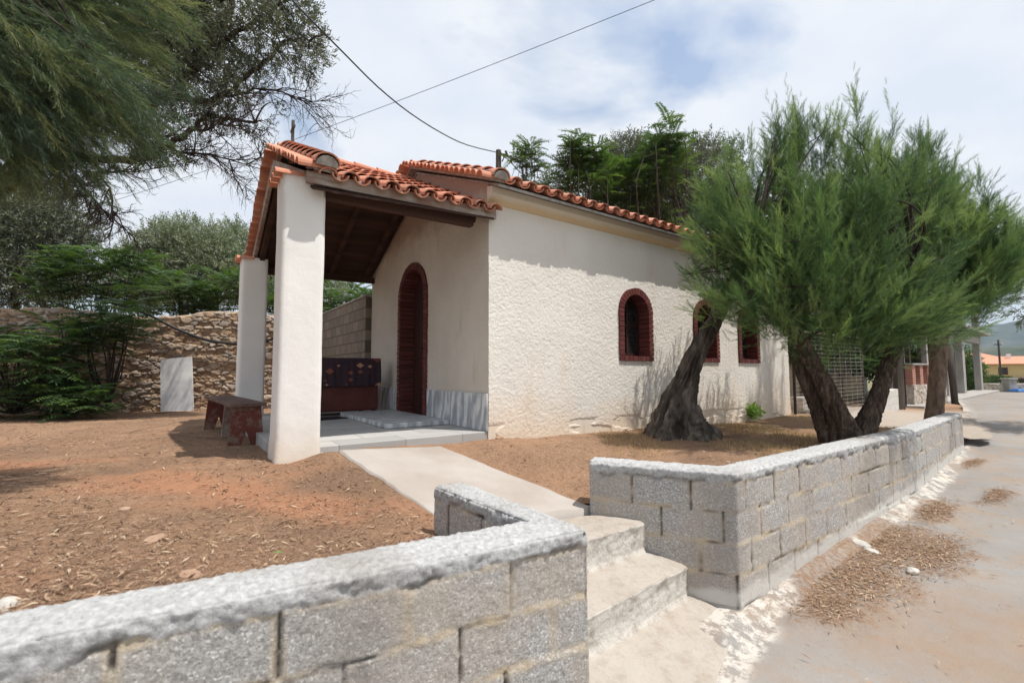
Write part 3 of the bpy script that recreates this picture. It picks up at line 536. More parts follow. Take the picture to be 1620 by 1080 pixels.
def roof(tag_, u0, u1, zE, zP, vE, tilt, ucap, nv, plug=True):
    # zE(u): eave height at v=-vE ; peak at v=WD/2
    mid = WD/2; run = mid+vE; pitch = .195; L0 = math.hypot(run, zP-zE); vl = .06 if tag_ == 'porch' else .0; sl_ = (zP-zE)/run
    nc = max(1, round((u1-u0-.22)/pitch)); pt = (u1-u0-.22)/nc; mt = MB(); crs = .31; nr_ = int(math.ceil(L0/crs))
    for s in (1, -1):
        nrm = Vector((0, -s*sl_, 1)).normalized(); dn = Vector((0, -s, -sl_)).normalized()
        def P(u, d, lift): # d = distance up from eave
            q = Vector((u, mid-s*run, zE+tilt*(u-u1)/(u0-u1)))-dn*d; return q+nrm*lift
        for c in range(nc+1):
            for k_ in range(nr_):
                d0 = k_*crs; d1 = min(d0+crs+.07, L0+.03); jt = random.uniform(-.008, .008); u = u0+.22+c*pt+jt
                lw = .012+random.uniform(0, .006)
                tile(mt, P(u, d1, lw), P(u-jt*.5, d0-random.uniform(0, .02), lw+.022), nrm, .064, .082)
                if c < nc: tile(mt, P(u+pt/2, d1, .050), P(u+pt/2, d0-(.006 if k_ == 0 else -.01), .066), nrm, .060, .074, inv=True)
    tl = mt.build('roof_tiles', M['tile'], ch)
    # verge: short tiles laid across the rake, their mouths pointing forward, a row of caps on top
    mv = MB(); mc = MB(); mm_ = MB()
    for s in (1, -1):
        dn = Vector((0, -s, -sl_)).normalized(); nrm = Vector((0, -s*sl_, 1)).normalized(); n = round(L0/nv)
        for k_ in range(n):
            q = Vector((0, mid-s*run, zE+tilt))-dn*((k_+.5)*L0/n); q.x = 0
            tile(mv, q+Vector((u0+.27, 0, 0))+nrm*(.03+vl), q+Vector((u0-.03+random.uniform(-.008, .008), 0, 0))+nrm*(.012+vl), nrm, .060, .072)
        n = round(L0/.27)
        for k_ in range(n):
            q = Vector((u0+ucap, mid-s*run, zE+tilt))-dn*(k_*L0/n-.02); q2 = q-dn*(L0/n+.06)
            tile(mc, q2+nrm*(.035+vl*1.3), q+nrm*(.055+vl*1.3), nrm, .088, .112, .014, 10)
        q = Vector((u0+ucap, mid-s*run, zE+tilt))+nrm*.0
        mm_.beam(q-dn*.03+nrm*(.05+vl), q-dn*L0+nrm*(.045+vl), .18, .10, nrm)
        ring_ = [q-dn*.0+nrm*(.035+vl*1.3)+Vector((.092*math.cos(t), 0, 0))+nrm*(.085*math.sin(t)) for t in [math.pi*i/8 for i in range(9)]]; ring2 = [p+dn*.022 for p in ring_]
        mm_.add(ring_+ring2, [tuple(range(9)), tuple(range(17, 8, -1))]+[(i, i+1, 10+i, 9+i) for i in range(8)]+[(8, 0, 9, 17)])
    mv.build('verge_tiles', M['tile'], ch); mc.build('verge_caps', M['tile'], ch); mm_.build('mortar_bedding', M['mortar'], ch)
    if True:
        rc = MB(); n = round((u1-u0)/.33)
        for k_ in range(n): uu = u0+.1+k_*(u1-u0-.1)/n; tile(rc, (uu+.38, mid, zP+.035), (uu, mid, zP+.045), (0, 0, 1), .075, .09, .013, 10)
        rc.build('ridge_caps', M['tile'], ch)
roof('porch', -1.96, .0, 2.36, 3.36, .14, -.06, .20, .135)
roof('main', -.22, LN+.12, 2.66, 3.61, .25, 0, .20, .135)
# main roof deck and porch timbers
sl_m = (3.61-2.66)/(WD/2+.28); sl_p = (3.36-2.36)/(WD/2+.14)
mb = MB()
for s in (1, -1):
    e0 = (WD/2-s*(WD/2+.238)); z0 = 3.61-sl_m*(WD/2+.238)-.028; mb.add([(u, v, z+d) for d in (0, -.03) for u in (-.02, LN+.05) for v, z in ((e0, z0), (WD/2, 3.575))], [(0, 1, 3, 2), (4, 6, 7, 5), (0, 4, 5, 1), (2, 3, 7, 6), (0, 2, 6, 4), (1, 5, 7, 3)])  # deck overhang added under the tile mouths to block light and straighten the eave shadow
mb.build('roof_deck', M['mortar'], ch)
mb = MB(); nb_ = 17
for s in (1, -1):
    for k_ in range(nb_):
        d0 = k_/nb_; d1 = (k_+.97)/nb_; va = WD/2-s*(WD/2+.12)*(1-d0); vb = WD/2-s*(WD/2+.12)*(1-d1); za = 3.33-sl_p*(WD/2+.12)*(1-d0)-.03; zb = 3.33-sl_p*(WD/2+.12)*(1-d1)-.03; j = random.uniform(0, .004)
        for_t = lambda u: -.10*(u-0)/(-2.07)
        mb.add([(u, v, z+for_t(u)-d) for d in (0, .02+j) for u in (-1.85, -.008) for v, z in ((va, za), (vb, zb))], [(0, 1, 3, 2), (4, 6, 7, 5), (0, 4, 5, 1), (2, 3, 7, 6), (0, 2, 6, 4), (1, 5, 7, 3)])
mb.build('porch_ceiling', M['roof_wood'], ch)
for u in (-1.80, -1.30, -.75, -.16):
    mb = MB()
    for s in (1, -1):
        mb.beam((u, WD/2-s*(WD/2-.06), 3.33-sl_p*(WD/2-.06)-.095-.10*u/-2.07), (u, WD/2-s*.05, 3.33-sl_p*.05-.095-.10*u/-2.07), .07, .09, (0, 0, 1))
    mb.build('rafter', M['roof_wood'], ch, bevel=.004)
mb = MB(); mb.beam((-1.85, WD/2, 3.16), (-.01, WD/2, 3.24), .09, .14); mb.build('ridge_beam', M['roof_wood'], ch, bevel=.004)
for v, ue_ in ((.03, -.2), (WD-.10, -.008)): mb = MB(); mb.beam((-1.72, v, 2.235), (ue_, v, 2.262), .09, .10); mb.build('wall_plate', M['roof_wood'], ch, bevel=.004)
mb = MB(); mb.beam((-1.90, -.08, 2.31), (.035, -.08, 2.36), .045, .105); mb.build('fascia_board', M['grey_wood'], ch, bevel=.004)
mb = MB(); mb.beam((-1.90, WD+.08, 2.31), (.035, WD+.08, 2.36), .045, .105); mb.build('fascia_board', M['grey_wood'], ch, bevel=.004)
mb = MB()
for s in (1, -1): mb.beam((-1.89, WD/2-s*(WD/2-.02), 2.33), (-1.89, WD/2-s*.02, 3.33-.16), .04, .13)
mb.build('gable_board', M['grey_wood'], ch, bevel=.004)
mb = MB(); mb.beam((-1.69, WD/2, 3.40), (-1.69, WD/2, 3.82), .034, .034, (0, 1, 0)); mb.beam((-1.69, WD/2-.10, 3.71), (-1.69, WD/2+.10, 3.71), .028, .034); mb.build('roof_cross', M['dark_wood'], ch, bevel=.004)
# tile offcuts closing the tops of the pillars
for v0 in (.03, .17, .31, WD-.31, WD-.17, WD-.03): mb = MB(); tile(mb, (-1.9, v0, 2.335), (-2.13, v0, 2.32), (0, 0, 1), .055, .065); mb.build('pillar_top_tile', M['tile'], ch)

# ------------------------------------------------------------------ sofa, throw, mat, bench, marble slab
sf = empty('sofa', bw(-.75, 2.82), 'dark red brown sofa standing with its back to us beside the chapel door', 'sofa', BROT)
g = G('sofa_cloth'); M['sofa'] = (g.bump(g.noise(200, 3), .4, .002), g.done(g.ramp(g.noise(4, 5), [(.35, (.095, .034, .028)), (.7, (.145, .05, .042))]), .9))[1]
mb = MB(); mb.box(-.72, .52, 0, .16, .06, .82); mb.build('backrest', M['sofa'], sf, bevel=.03)
mb = MB(); mb.box(-.56, .36, .165, .72, .1, .42); mb.build('seat', M['sofa'], sf, bevel=.03)
for a, b in ((-.72, -.565), (.365, .52)): mb = MB(); mb.box(a, b, .162, .76, .08, .60); mb.build('armrest', M['sofa'], sf, bevel=.03)
for a in (-.66, .46):
    for b in (.05, .68): mb = MB(); mb.box(a-.025, a+.025, b-.025, b+.025, 0, .07); mb.build('foot', M['door'], sf)
g = G('patterned_throw'); v_ = g.n('ShaderNodeTexVoronoi'); v_.distance = 'MANHATTAN'; mpn = g.n('ShaderNodeMapping'); mpn.inputs['Scale'].default_value = (1, .3, 1.5); g.l(g.c, mpn.inputs[0]); g.l(mpn.outputs[0], v_.inputs['Vector']); v_.inputs['Scale'].default_value = 6.5; v_.inputs['Randomness'].default_value = .55
sc_ = g.n('ShaderNodeSeparateColor'); g.l(v_.outputs['Color'], sc_.inputs[0])
cc = g.ramp(sc_.outputs[0], [(0, (.035, .032, .05)), (.25, (.20, .06, .055)), (.45, (.04, .032, .05)), (.58, (.50, .28, .18)), (.78, (.24, .08, .06))]); [setattr(n_.color_ramp, 'interpolation', 'CONSTANT') for n_ in g.t.nodes if n_.type == 'VALTORGB']
M['throw'] = g.done(g.mix(g.ramp(v_.outputs['Distance'], [(.50, 0), (.60, 1)]), cc, (.05, .03, .04)), .95)
n = 60; aa_ = np.linspace(-.73, .54, n); prof = [(-.016-.02*math.sin(t*3), .84-.42*t) for t in np.linspace(1, 0, 22)]+[(t, .84+.004*math.sin(t*30)) for t in np.linspace(-.01, .17, 8)]+[(.176+.01*t, .84-.35*t) for t in np.linspace(0, 1, 16)]
P = np.zeros((n, len(prof), 3))
for j, (b, z) in enumerate(prof):
    drop = .84-z; fold = .022*np.sin(aa_*19+z*3)*(drop/.4)+.01*np.sin(aa_*43); sc2 = 1+(.12*(fbm(np.stack([aa_*3, 0*aa_], -1), 4)-.5)-.25*np.abs(aa_+.05)**2)
    P[:, j] = np.stack([aa_, b+np.where(b < .08, -abs(fold)-.004, abs(fold)+.004), .845-drop*sc2+(.010 if 0 <= b <= .16 else 0)], -1)
th = npmesh('throw_blanket', P, gridfaces(n, len(prof)), M['throw'], smooth=True); th.location = tuple(bw(-.75, 2.82)); th.rotation_euler = (0, 0, BROT)
md = th.modifiers.new('s', 'SOLIDIFY'); md.thickness = .006; tag(th, 'dark patterned throw with orange diamonds draped over the sofa back', 'blanket')
mb = MB(); mb.box(-.3, .3, -.17, .17, 0, .012); o = mb.build('door_mat', M['black'], bevel=.003); o.location = tuple(bw(-1.15, 2.45, .001)); o.rotation_euler = (0, 0, BROT+.2); tag(o, 'thin dark mat lying on the porch floor near the sofa', 'mat')
# bench: runs along the porch front
bA = atz(388, 700, .75); bB = atz(345, 672, .76); bA[2] = h_garden(bA[0], bA[1]); dirb = math.atan2(bB[1]-bA[1], bB[0]-bA[0]); bl = math.hypot(*(bB-bA)[:2])
bn = empty('bench', bA, 'old wooden bench with flaking dark red legs beside the far pillar', 'bench', dirb)
g = G('flaking_red'); M['flake'] = (g.bump(g.noise(18, 7), .6, .004), g.done(g.mix(g.ramp(g.noise(9, 9, .72), [(.48, 0), (.60, 1)]), (.15, .045, .035), (.22, .15, .115)), .85))[1]
g = G('bench_top'); M['btop'] = (g.bump(g.noise(12, 7, st=(.2, 1, 1)), .8, .006), g.done(g.ramp(g.noise(10, 8, .7, st=(.25, 1, 1)), [(.3, (.07, .04, .032)), (.6, (.17, .11, .09)), (.75, (.27, .21, .18))]), .85))[1]
mb = MB(); mb.box(-.10, bl+.14, -.17, .17, .405, .44); mb.build('seat', M['btop'], bn, bevel=.006)
for x in (0, bl):
    mb = MB(); prism(mb, [(-.17, -.03), (-.06, -.03), (0, .16), (.06, -.03), (.17, -.03), (.13, .404), (-.13, .404)], [], lambda a, b, t: (t, a, b), x-.02, x+.02); mb.build('leg', M['flake'], bn, bevel=.003)
mb = MB(); prism(mb, [(-.09, -.03), (.09, -.03), (.06, .404), (-.06, .404)], [], lambda a, b, t: (t, a, b), bl*.52-.03, bl*.52+.03); mb.build('leg', M['grey_wood'], bn, bevel=.003)
# marble slab leaning on the rubble wall
p0 = at(254, 645, 9.45); p1 = at(305, 646, 9.62); wd = math.hypot(*(p1-p0)[:2]); 
mb = MB(); hgt = 1.12; prism(mb, [(0, 0), (wd, 0), (wd-.09, hgt), (wd*.30, hgt-.02), (-.04, hgt-.06), (-.06, hgt-.12), (-.03, .5)], [], lambda a, b, t: (a, t, b), 0, .05)
g = G('slab_marble'); M['slab'] = g.done(g.mix(g.ramp(g.noise(2.2, 8, .65), [(.4, 0), (.65, 1)]), (.74, .74, .73), (.48, .485, .50)), .6)
o = mb.build('marble_slab', M['slab'], bevel=.004); o.location = (p0[0], p0[1], .72); o.rotation_euler = (R(-2), 0, math.atan2(p1[1]-p0[1], p1[0]-p0[0])); tag(o, 'pale grey marble slab leaning upright against the rubble stone wall', 'slab')

# ------------------------------------------------------------------ rubble stone wall and block wall behind
def rubble(name, label, A, B, z0, ztopf, th, res, cw, chh, seed):
    A = np.array(A, float); B = np.array(B, float); l = np.linalg.norm(B-A); d = (B-A)/l; nn = np.array([d[1], -d[0]]); rg = np.random.default_rng(seed)
    ns = int(l/res); s = np.linspace(0, l, ns); H = max(ztopf(s))-z0; nz = int(H/res); t = np.linspace(0, 1, nz)
    S, T_ = np.meshgrid(s, t, indexing='ij'); Zt = np.array([ztopf(s)]).T; Z = z0+(Zt-z0)*T_
    nx_, nz_ = int(l/cw)+3, int(H/chh)+3; pw = .55
    gi, gj = np.meshgrid(np.arange(-1, nx_), np.arange(-1, nz_), indexing='ij'); jit = rg.uniform(-.5, .5, gi.shape+(2,)); px_ = (gi+.5+(gj % 2)*.5+jit[..., 0]*1.0)*cw; pz_ = (gj+.5+jit[..., 1]*.9)*chh; cr = rg.random(gi.shape); big = rg.random(gi.shape)**2*.6
    wob = (fbm(np.stack([S*9, Z*9], -1), seed)-.5)*.09; fx = S+wob; fzv = Z-z0+wob*.6
    F1 = np.full(S.shape, 9.); F2 = F1.copy(); CI = np.zeros(S.shape)
    ci = np.floor(fx/cw).astype(int)+1; cj = np.floor(fzv/chh).astype(int)+1
    for a in range(-2, 3):
        for b in range(-2, 3):
            ia = np.clip(ci+a, 0, gi.shape[0]-1); ja = np.clip(cj+b, 0, gi.shape[1]-1)
            D_ = np.hypot((fx-px_[ia, ja])/cw, (fzv-pz_[ia, ja])/chh)-big[ia, ja]
            m_ = D_ < F1; F2 = np.where(m_, F1, np.minimum(F2, D_)); CI = np.where(m_, cr[ia, ja], CI); F1 = np.where(m_, D_, F1)
    e = F2-F1; gap = sstep(.16, .04, e); disp = .026*sstep(0, .22, e)+.045*(CI-.5)*(1-gap)+.022*(fbm(np.stack([S*20, Z*20], -1), seed+2)-.5)
    disp *= sstep(1.0, .97, T_)*.7+.3
    P = np.stack([A[0]+d[0]*S+nn[0]*disp, A[1]+d[1]*S+nn[1]*disp, Z+.05*(T_ > .99)*(vnoise(np.stack([S*6, S*0], -1), seed)-.5)], -1)
    top = P[:, -1:].copy(); rows = [P]
    for q, dz in ((.06, .03), (th-.06, .03), (th, -.02), (th, -2.2)):
        r = np.stack([A[0]+d[0]*s-nn[0]*q, A[1]+d[1]*s-nn[1]*q, P[:, -1, 2]+dz], -1)[:, None]; rows.append(r)
    P = np.concatenate(rows, 1); pad = np.zeros((ns, 4)); 
    return npmesh(name, P, gridfaces(ns, P.shape[1])[:, ::-1], M['rubble'], attrs={'cell': np.concatenate([CI, pad+.6], 1), 'gap': np.concatenate([gap*.6, pad], 1)}, smooth=False), label
wA = at(-260, 480, 8.3)[:2]; wB = at(520, 493, 11.0)[:2]
o, lb = rubble('rubble_wall', '', wA, wB, .45, lambda s: 2.80+.06*np.sin(s*.9+1)+.05*np.sin(s*2.3), .5, .016, .17, .072, 5)
tag(o, 'tall rough rubble stone wall of brown field stones behind the garden', 'wall')
sb = empty('old_block_wall', bw(.1, 3.93), 'tall weathered brown block wall seen through the porch behind the sofa', 'wall', BROT)
mb = MB(); mb.box(-.2, 0, 0.0, 4.2, -.5, 1.99); mb.build('masonry', M['old_block'], sb); mb = MB(); mb.box(-.22, .02, 0, 4.2, 1.993, 2.03); mb.build('coping', M['mortar'], sb, bevel=.01)
# black water pipe sagging across the rubble wall
def ptw(px, py, off=.16):   # on the rubble wall's face
    r = ray(px, py); d = (wB-wA)/np.linalg.norm(wB-wA); nn = np.array([d[1], -d[0]]); a = wA+nn*off; t = (a@nn)/(r[:2]@nn); return np.array([0, 0, CAMZ])+r*t
pp = [ptw(*p) for p in ((150, 470), (185, 478), (215, 487), (245, 500), (285, 520), (330, 536), (375, 542), (410, 540), (440, 530), (500, 500))]
mb = MB(); P = []
for i in range(len(pp)-1):
    for t in (0, .25, .5, .75): 
        a = pp[max(i-1, 0)]; b = pp[i]; c = pp[i+1]; d = pp[min(i+2, len(pp)-1)]; P.append(.5*((2*b)+(c-a)*t+(2*a-5*b+4*c-d)*t*t+(-a+3*b-3*c+d)*t**3))
mb.tube(P, .028, 8); tag(mb.build('water_pipe', M['black'], smooth=True), 'black plastic water pipe sagging along the rubble stone wall', 'pipe')

# ------------------------------------------------------------------ foliage generators
def frames(d, roll):
    d = d/np.linalg.norm(d, axis=1, keepdims=True); up = np.tile([0, 0, 1.], (len(d), 1)); up[np.abs(d[:, 2]) > .97] = (1, 0, 0)
    y = np.cross(up, d); y /= np.linalg.norm(y, axis=1, keepdims=True); z = np.cross(d, y); c = np.cos(roll)[:, None]; s = np.sin(roll)[:, None]
    return np.stack([d, y*c+z*s, -y*s+z*c], -1)           # columns = axes
def instance(T, pos, d, roll, sc):
    Rm = frames(d, roll)*sc[:, None, None]; return np.einsum('nij,mj->nmi', Rm, T)+pos[:, None]
def tri_blade(a, b, w_, nrm):      # thin triangle with a width direction
    sd = np.cross(b-a, nrm); sd /= np.linalg.norm(sd)+1e-9; return [a+sd*w_/2, a-sd*w_/2, b]
def tam_template(seed, nt=22, sub=4, wdt=.010, L=1.0):
    rg = np.random.default_rng(seed); T = []; ax = lambda t: np.array([t, 0, -.10*t*t+.0])*L
    for k_ in range(4): T += tri_blade(ax(k_/4), ax(k_/4+.35), .014, rg.normal(size=3))
    for i in range(nt):
        t = (i+.5)/nt; a = ax(t*.92); ph = rg.uniform(0, 2*math.pi); sp = rg.uniform(.35, .6); ln = (.34*(1-t)**.8+.10)*rg.uniform(.7, 1.2)
        dr_ = np.array([math.cos(sp), math.sin(sp)*math.cos(ph), math.sin(sp)*math.sin(ph)*.7]); b = a+dr_*ln; T += tri_blade(a, b, wdt*1.3, rg.normal(size=3))
        for s in range(sub):
            q = a+dr_*ln*(s+.6)/(sub+.5); d2 = dr_+rg.normal(size=3)*.38; d2 /= np.linalg.norm(d2); T += tri_blade(q, q+d2*ln*.48*rg.uniform(.6, 1.1), wdt, rg.normal(size=3))
    return np.array(T)
def leaf_cluster(seed, n, ll, lw, spread, L):      # twig of lance leaves, each a folded pair of triangles
    rg = np.random.default_rng(seed); T = []
    for i in range(n):
        t = (i+.3)/n; a = np.array([t*L, 0, 0]); ph = i*2.4+rg.uniform(-.4, .4); sp = rg.uniform(*spread); d = np.array([math.cos(sp), math.sin(sp)*math.cos(ph), math.sin(sp)*math.sin(ph)]); nr = np.cross(d, rg.normal(size=3)); nr /= np.linalg.norm(nr)
        l = ll*rg.uniform(.7, 1.2); m_ = a+d*l*.5; T += [a, m_+nr*lw/2, a+d*l, a, a+d*l, m_-nr*lw/2]
    return np.array(T)
def pinnate(seed, n=9, L=.5, ll=.115, lw=.036):
    rg = np.random.default_rng(seed); T = []; ax = lambda t: np.array([t*L, 0, .10*t*L-.42*L*t*t])
    for k_ in range(5): a, b = ax(k_/5), ax((k_+1)/5); T += [a+(0, .003, 0), a-(0, .003, 0), b]
    for i in range(n):
        t = .16+.84*i/n; a = ax(t)
        for s in (-1, 1):
            l = ll*(1-.35*abs(t-.5))*rg.uniform(.85, 1.1); d = np.array([.35, s*.85, -.38+rg.uniform(-.15, .1)]); d /= np.linalg.norm(d); w_ = np.array([lw/2, 0, -.006]); m_ = a+d*l*.4
            T += [a, m_+w_, a+d*l, a, a+d*l, m_-w_]
    a = ax(1); T += [a+(0, .012, 0), a-(0, .012, 0), a+(.08, 0, -.05)]
    return np.array(T)
TAM = [tam_template(s) for s in range(4)]; TAMS = [tam_template(s+9, 16, 3, .013) for s in range(3)]
OLV = [leaf_cluster(s, 13, .055, .015, (.4, 1.0), .16) for s in range(3)]; OLF = [leaf_cluster(s+5, 11, .085, .024, (.4, 1.0), .26) for s in range(3)]
BSH = [leaf_cluster(s+15, 12, .10, .05, (.5, 1.3), .25) for s in range(3)]; PIN = [pinnate(s, 9, .48, .13, .046) for s in range(4)]
WEE = [leaf_cluster(s+25, 14, .06, .022, (.5, 1.2), .14) for s in range(2)]
def scatter(name, tem, pos, d, sc, mat, parent, tint, loc, seed=0, jig=.12):
    rg = np.random.default_rng(seed); n = len(pos); ch_ = rg.integers(0, len(tem), n); V = []; TT = []
    for k_, T in enumerate(tem):
        m_ = ch_ == k_
        if not m_.any(): continue
        A = instance(T, pos[m_], d[m_], rg.uniform(0, 6.28, m_.sum()) if jig is not None else np.zeros(m_.sum()), sc[m_]); V.append(A.reshape(-1, 3)); TT.append(np.repeat(np.clip(tint[m_][:, None]+rg.normal(0, .09, (m_.sum(), A.shape[1]//3)), 0, 1), 3, axis=1).ravel())
    V = np.concatenate(V); return npmesh(name, V, np.arange(len(V)).reshape(-1, 3), mat, parent, {'tint': np.concatenate(TT)}, loc=loc)
def blob_pts(blobs, n, seed, inner=.45):
    rg = np.random.default_rng(seed); wt = np.array([b[3]*b[4]*b[5] for b in blobs])**.75; P = []; O = []
    for b, k_ in zip(blobs, np.round(n*wt/wt.sum()).astype(int)):
        v = rg.normal(size=(k_, 3)); v /= np.linalg.norm(v, axis=1, keepdims=True); r = (inner**3+(1-inner**3)*rg.random(k_))**(1/3); r *= 1+.10*(rg.random(k_)-.3)
        P.append(np.array(b[:3])+v*r[:, None]*np.array(b[3:6])); O.append(v*r[:, None])
    return np.concatenate(P), np.concatenate(O)
def branches(mb, base, tips, seed, r0=.03, seg=5, sag=.15):
    rg = np.random.default_rng(seed); base = np.array(base)
    for t in tips:
        t = np.array(t); b = base if base.ndim == 1 else base[np.argmin(np.linalg.norm(base-t, axis=1))]
        n = 7; l = np.linalg.norm(t-b); w_ = rg.normal(size=3)*l*.10; pts = [b+(t-b)*s+w_*math.sin(s*math.pi)+np.array([0, 0, sag*l*math.sin(s*math.pi)*.4]) for s in np.linspace(0, 1, n)]
        mb.tube(pts, [r0*(1-s*.85) for s in np.linspace(0, 1, n)], seg, False)
def gnarly(name, pts, rad, mat, parent, loc, seed, seg=36, amp=.12, fr=5, n=50, stretch=.3, lobes=None):
    pts = np.array(pts, float); cum_ = np.r_[0, np.cumsum(np.linalg.norm(np.diff(pts, axis=0), axis=1))]; s = np.linspace(0, cum_[-1], n)
    def cr_(a): 
        a = np.interp(s, cum_, a); kk = np.array([.25, .5, .25]); 
        for _ in range(3): b = np.convolve(np.pad(a, 1, 'edge'), kk, 'valid'); b[0], b[-1] = a[0], a[-1]; a = b
        return a
    C_ = np.stack([cr_(pts[:, i]) for i in range(3)], -1); Rr = cr_(np.array(rad)); t = np.gradient(C_, axis=0); t /= np.linalg.norm(t, axis=1, keepdims=True)
    e1 = np.cross(t, [0, 1, 0]); e1 /= np.linalg.norm(e1, axis=1, keepdims=True); e2 = np.cross(t, e1); a = np.linspace(0, 2*math.pi, seg, endpoint=False)
    Q = np.stack([np.broadcast_to(np.cos(a)*1.5, (n, seg)), np.broadcast_to(np.sin(a)*1.5, (n, seg)), np.broadcast_to((s*fr*stretch)[:, None], (n, seg))], -1)
    nz = (1-2*np.abs(fbm(Q*fr/3+.5*fbm(Q*2, seed+3)[..., None], seed)-.5)*2); nz2 = fbm(Q*fr, seed+1)-.5
    rd = Rr[:, None]*(1+amp*(nz-.6)*1.6+amp*.8*nz2)
    if lobes is not None: rd *= 1+lobes*np.exp(-s/.22)[:, None]*np.maximum(0, np.sin(a*5+seed))**2
    P = C_[:, None]+(e1[:, None]*np.cos(a)[:, None]+e2[:, None]*np.sin(a)[:, None])*rd[..., None]
    V = P.reshape(-1, 3); F = gridfaces(n, seg, True).tolist(); V = np.concatenate([V, C_[-1:]+0]); k_ = len(V)-1
    F = np.array(F+[[(n-1)*seg+j, (n-1)*seg+(j+1) % seg, k_, k_] for j in range(seg)])
    me = bpy.data.meshes.new(name); me.from_pydata((V-np.array(loc)).tolist(), [], [tuple(dict.fromkeys(f)) for f in F.tolist()]); bm = bmesh.new(); bm.from_mesh(me); bmesh.ops.recalc_face_normals(bm, faces=bm.faces[:]); bm.to_mesh(me); bm.free()
    me.polygons.foreach_set('use_smooth', [True]*len(me.polygons)); me.materials.append(mat); o = bpy.data.objects.new(name, me); o.location = tuple(loc)
    link(o); 
    if parent is not None: o.parent = parent; o.location = (0, 0, 0)
    return o
def tamarisk_crown(root, loc, blobs, ntip, nspr, org, seed, mat, sc=(.26, .42), up=.55, tem=TAM, whisk=0, droop=0):
    rg = np.random.default_rng(seed+100); P, O = blob_pts(blobs, ntip, seed, .30); org = np.array(org)
    kp_ = fbm(P*2.3, seed+7, 3)+.12*rg.random(len(P)) > .49; P = P[kp_]
    d = P-org; d /= np.linalg.norm(d, axis=1, keepdims=True); d[:, 2] += up; d[:, 2] -= droop; d /= np.linalg.norm(d, axis=1, keepdims=True)
    pos = []; dr_ = []; tn = []; scs = []
    for p, q in zip(P, d):
        t0 = rg.uniform(.08, .82); bend = rg.normal(size=3)*.12; ln = rg.uniform(.25, .6)
        k_ = np.linspace(0, 1, nspr); pos.append(p-q*ln*(1-k_)[:, None]*.9+rg.normal(size=(nspr, 3))*.05*(1.2-k_)[:, None]); dd_ = q+bend+rg.normal(size=(nspr, 3))*(.62-.35*k_)[:, None]; dr_.append(dd_); tn.append(t0+rg.normal(0, .06, nspr)+.18*(k_-.5)); scs.append(rg.uniform(*sc, nspr)*(.75+.35*k_))
    if whisk:
        ztop = np.array([p for p in P if p[2] > np.percentile(P[:, 2], 72)])
        for p in ztop[rg.choice(len(ztop), whisk)]:
            q = np.array([rg.normal()*.12, rg.normal()*.12, 1]); h = rg.uniform(.25, .6)
            for k_ in range(6): pos.append((p+q*h*k_/5)[None]); dr_.append((q+rg.normal(size=3)*.18)[None]); tn.append(np.array([.6])); scs.append(np.array([.22*(1.15-k_/7)]))
    pos = np.concatenate(pos); dr_ = np.concatenate(dr_); tn = np.concatenate(tn); scs = np.concatenate(scs)
    scatter('crown', tem, pos, dr_, scs, mat, root, tn, loc, seed)
    return P, d
# ---- big tamarisk behind the street wall
TL = at(1340, 697, 5.15); TL[2] = .62
def path(pts): return [at(x, y, d) for x, y, d, r in pts], [.94*r/FPX*d*math.cos(math.atan((x-810)/FPX)) for x, y, d, r in pts]
t1 = empty('tamarisk_tree', TL, 'large bushy tamarisk with two leaning trunks right behind the street wall', 'tree')
p, r = path([(1342, 712, 5.15, 40), (1337, 690, 5.15, 27), (1322, 650, 5.12, 18), (1300, 602, 5.1, 15), (1272, 550, 5.05, 13), (1240, 500, 5.0, 12), (1212, 455, 4.95, 13), (1195, 400, 4.95, 9)]); LT = np.array(p)
o = gnarly('trunk', p, r, M['bark'], t1, TL, 3, 56, .16, 12, 110, .35)
p, r = path([(1356, 712, 5.2, 34), (1362, 690, 5.2, 23), (1385, 640, 5.22, 16), (1403, 585, 5.25, 14), (1424, 530, 5.3, 12), (1436, 480, 5.3, 14), (1440, 420, 5.3, 9)]); RT = np.array(p)
gnarly('trunk', p, r, M['bark'], t1, TL, 8, 56, .16, 12, 110, .35)
p, r = path([(1322, 712, 5.3, 26), (1310, 680, 5.3, 22), (1294, 640, 5.3, 18), (1276, 600, 5.3, 15), (1262, 572, 5.3, 12), (1256, 556, 5.3, 11)]); gnarly('cut_trunk', p, r, M['bark'], t1, TL, 12, 36, .14, 9, 60, .5)
def B(px, py, d, rx, ry, rz): c = at(px, py, d); return (c[0], c[1], c[2], rx, ry, rz)
bl1 = [B(1215, 330, 5.0, .78, .75, .80), B(1290, 300, 5.2, .80, .75, .90), B(1370, 340, 5.3, .85, .8, .95), B(1200, 430, 4.8, .72, .6, .48), B(1310, 450, 5.0, .85, .7, .55), B(1420, 440, 5.2, .75, .7, .62), B(1270, 230, 5.2, .40, .4, .42), B(1150, 400, 5.0, .45, .45, .55), B(1230, 475, 4.9, .5, .45, .28), B(1380, 490, 5.0, .75, .6, .34), B(1130, 330, 5.2, .3, .3, .35), B(1150, 470, 4.85, .42, .4, .26), B(1290, 500, 4.9, .5, .45, .25), B(1460, 510, 5.1, .55, .5, .25)]
P, d = tamarisk_crown(t1, TL, bl1, 1500, 17, at(1300, 600, 5.1), 41, M['tam'], (.13, .24), .15, whisk=46)
mb = MB(); branches(mb, np.concatenate([LT[4:], RT[3:]]), P[rng.choice(len(P), 130)], 5, .022); mb.build('branches', M['twig'], t1, loc=None).matrix_parent_inverse = Matrix.Translation(-Vector(TL))
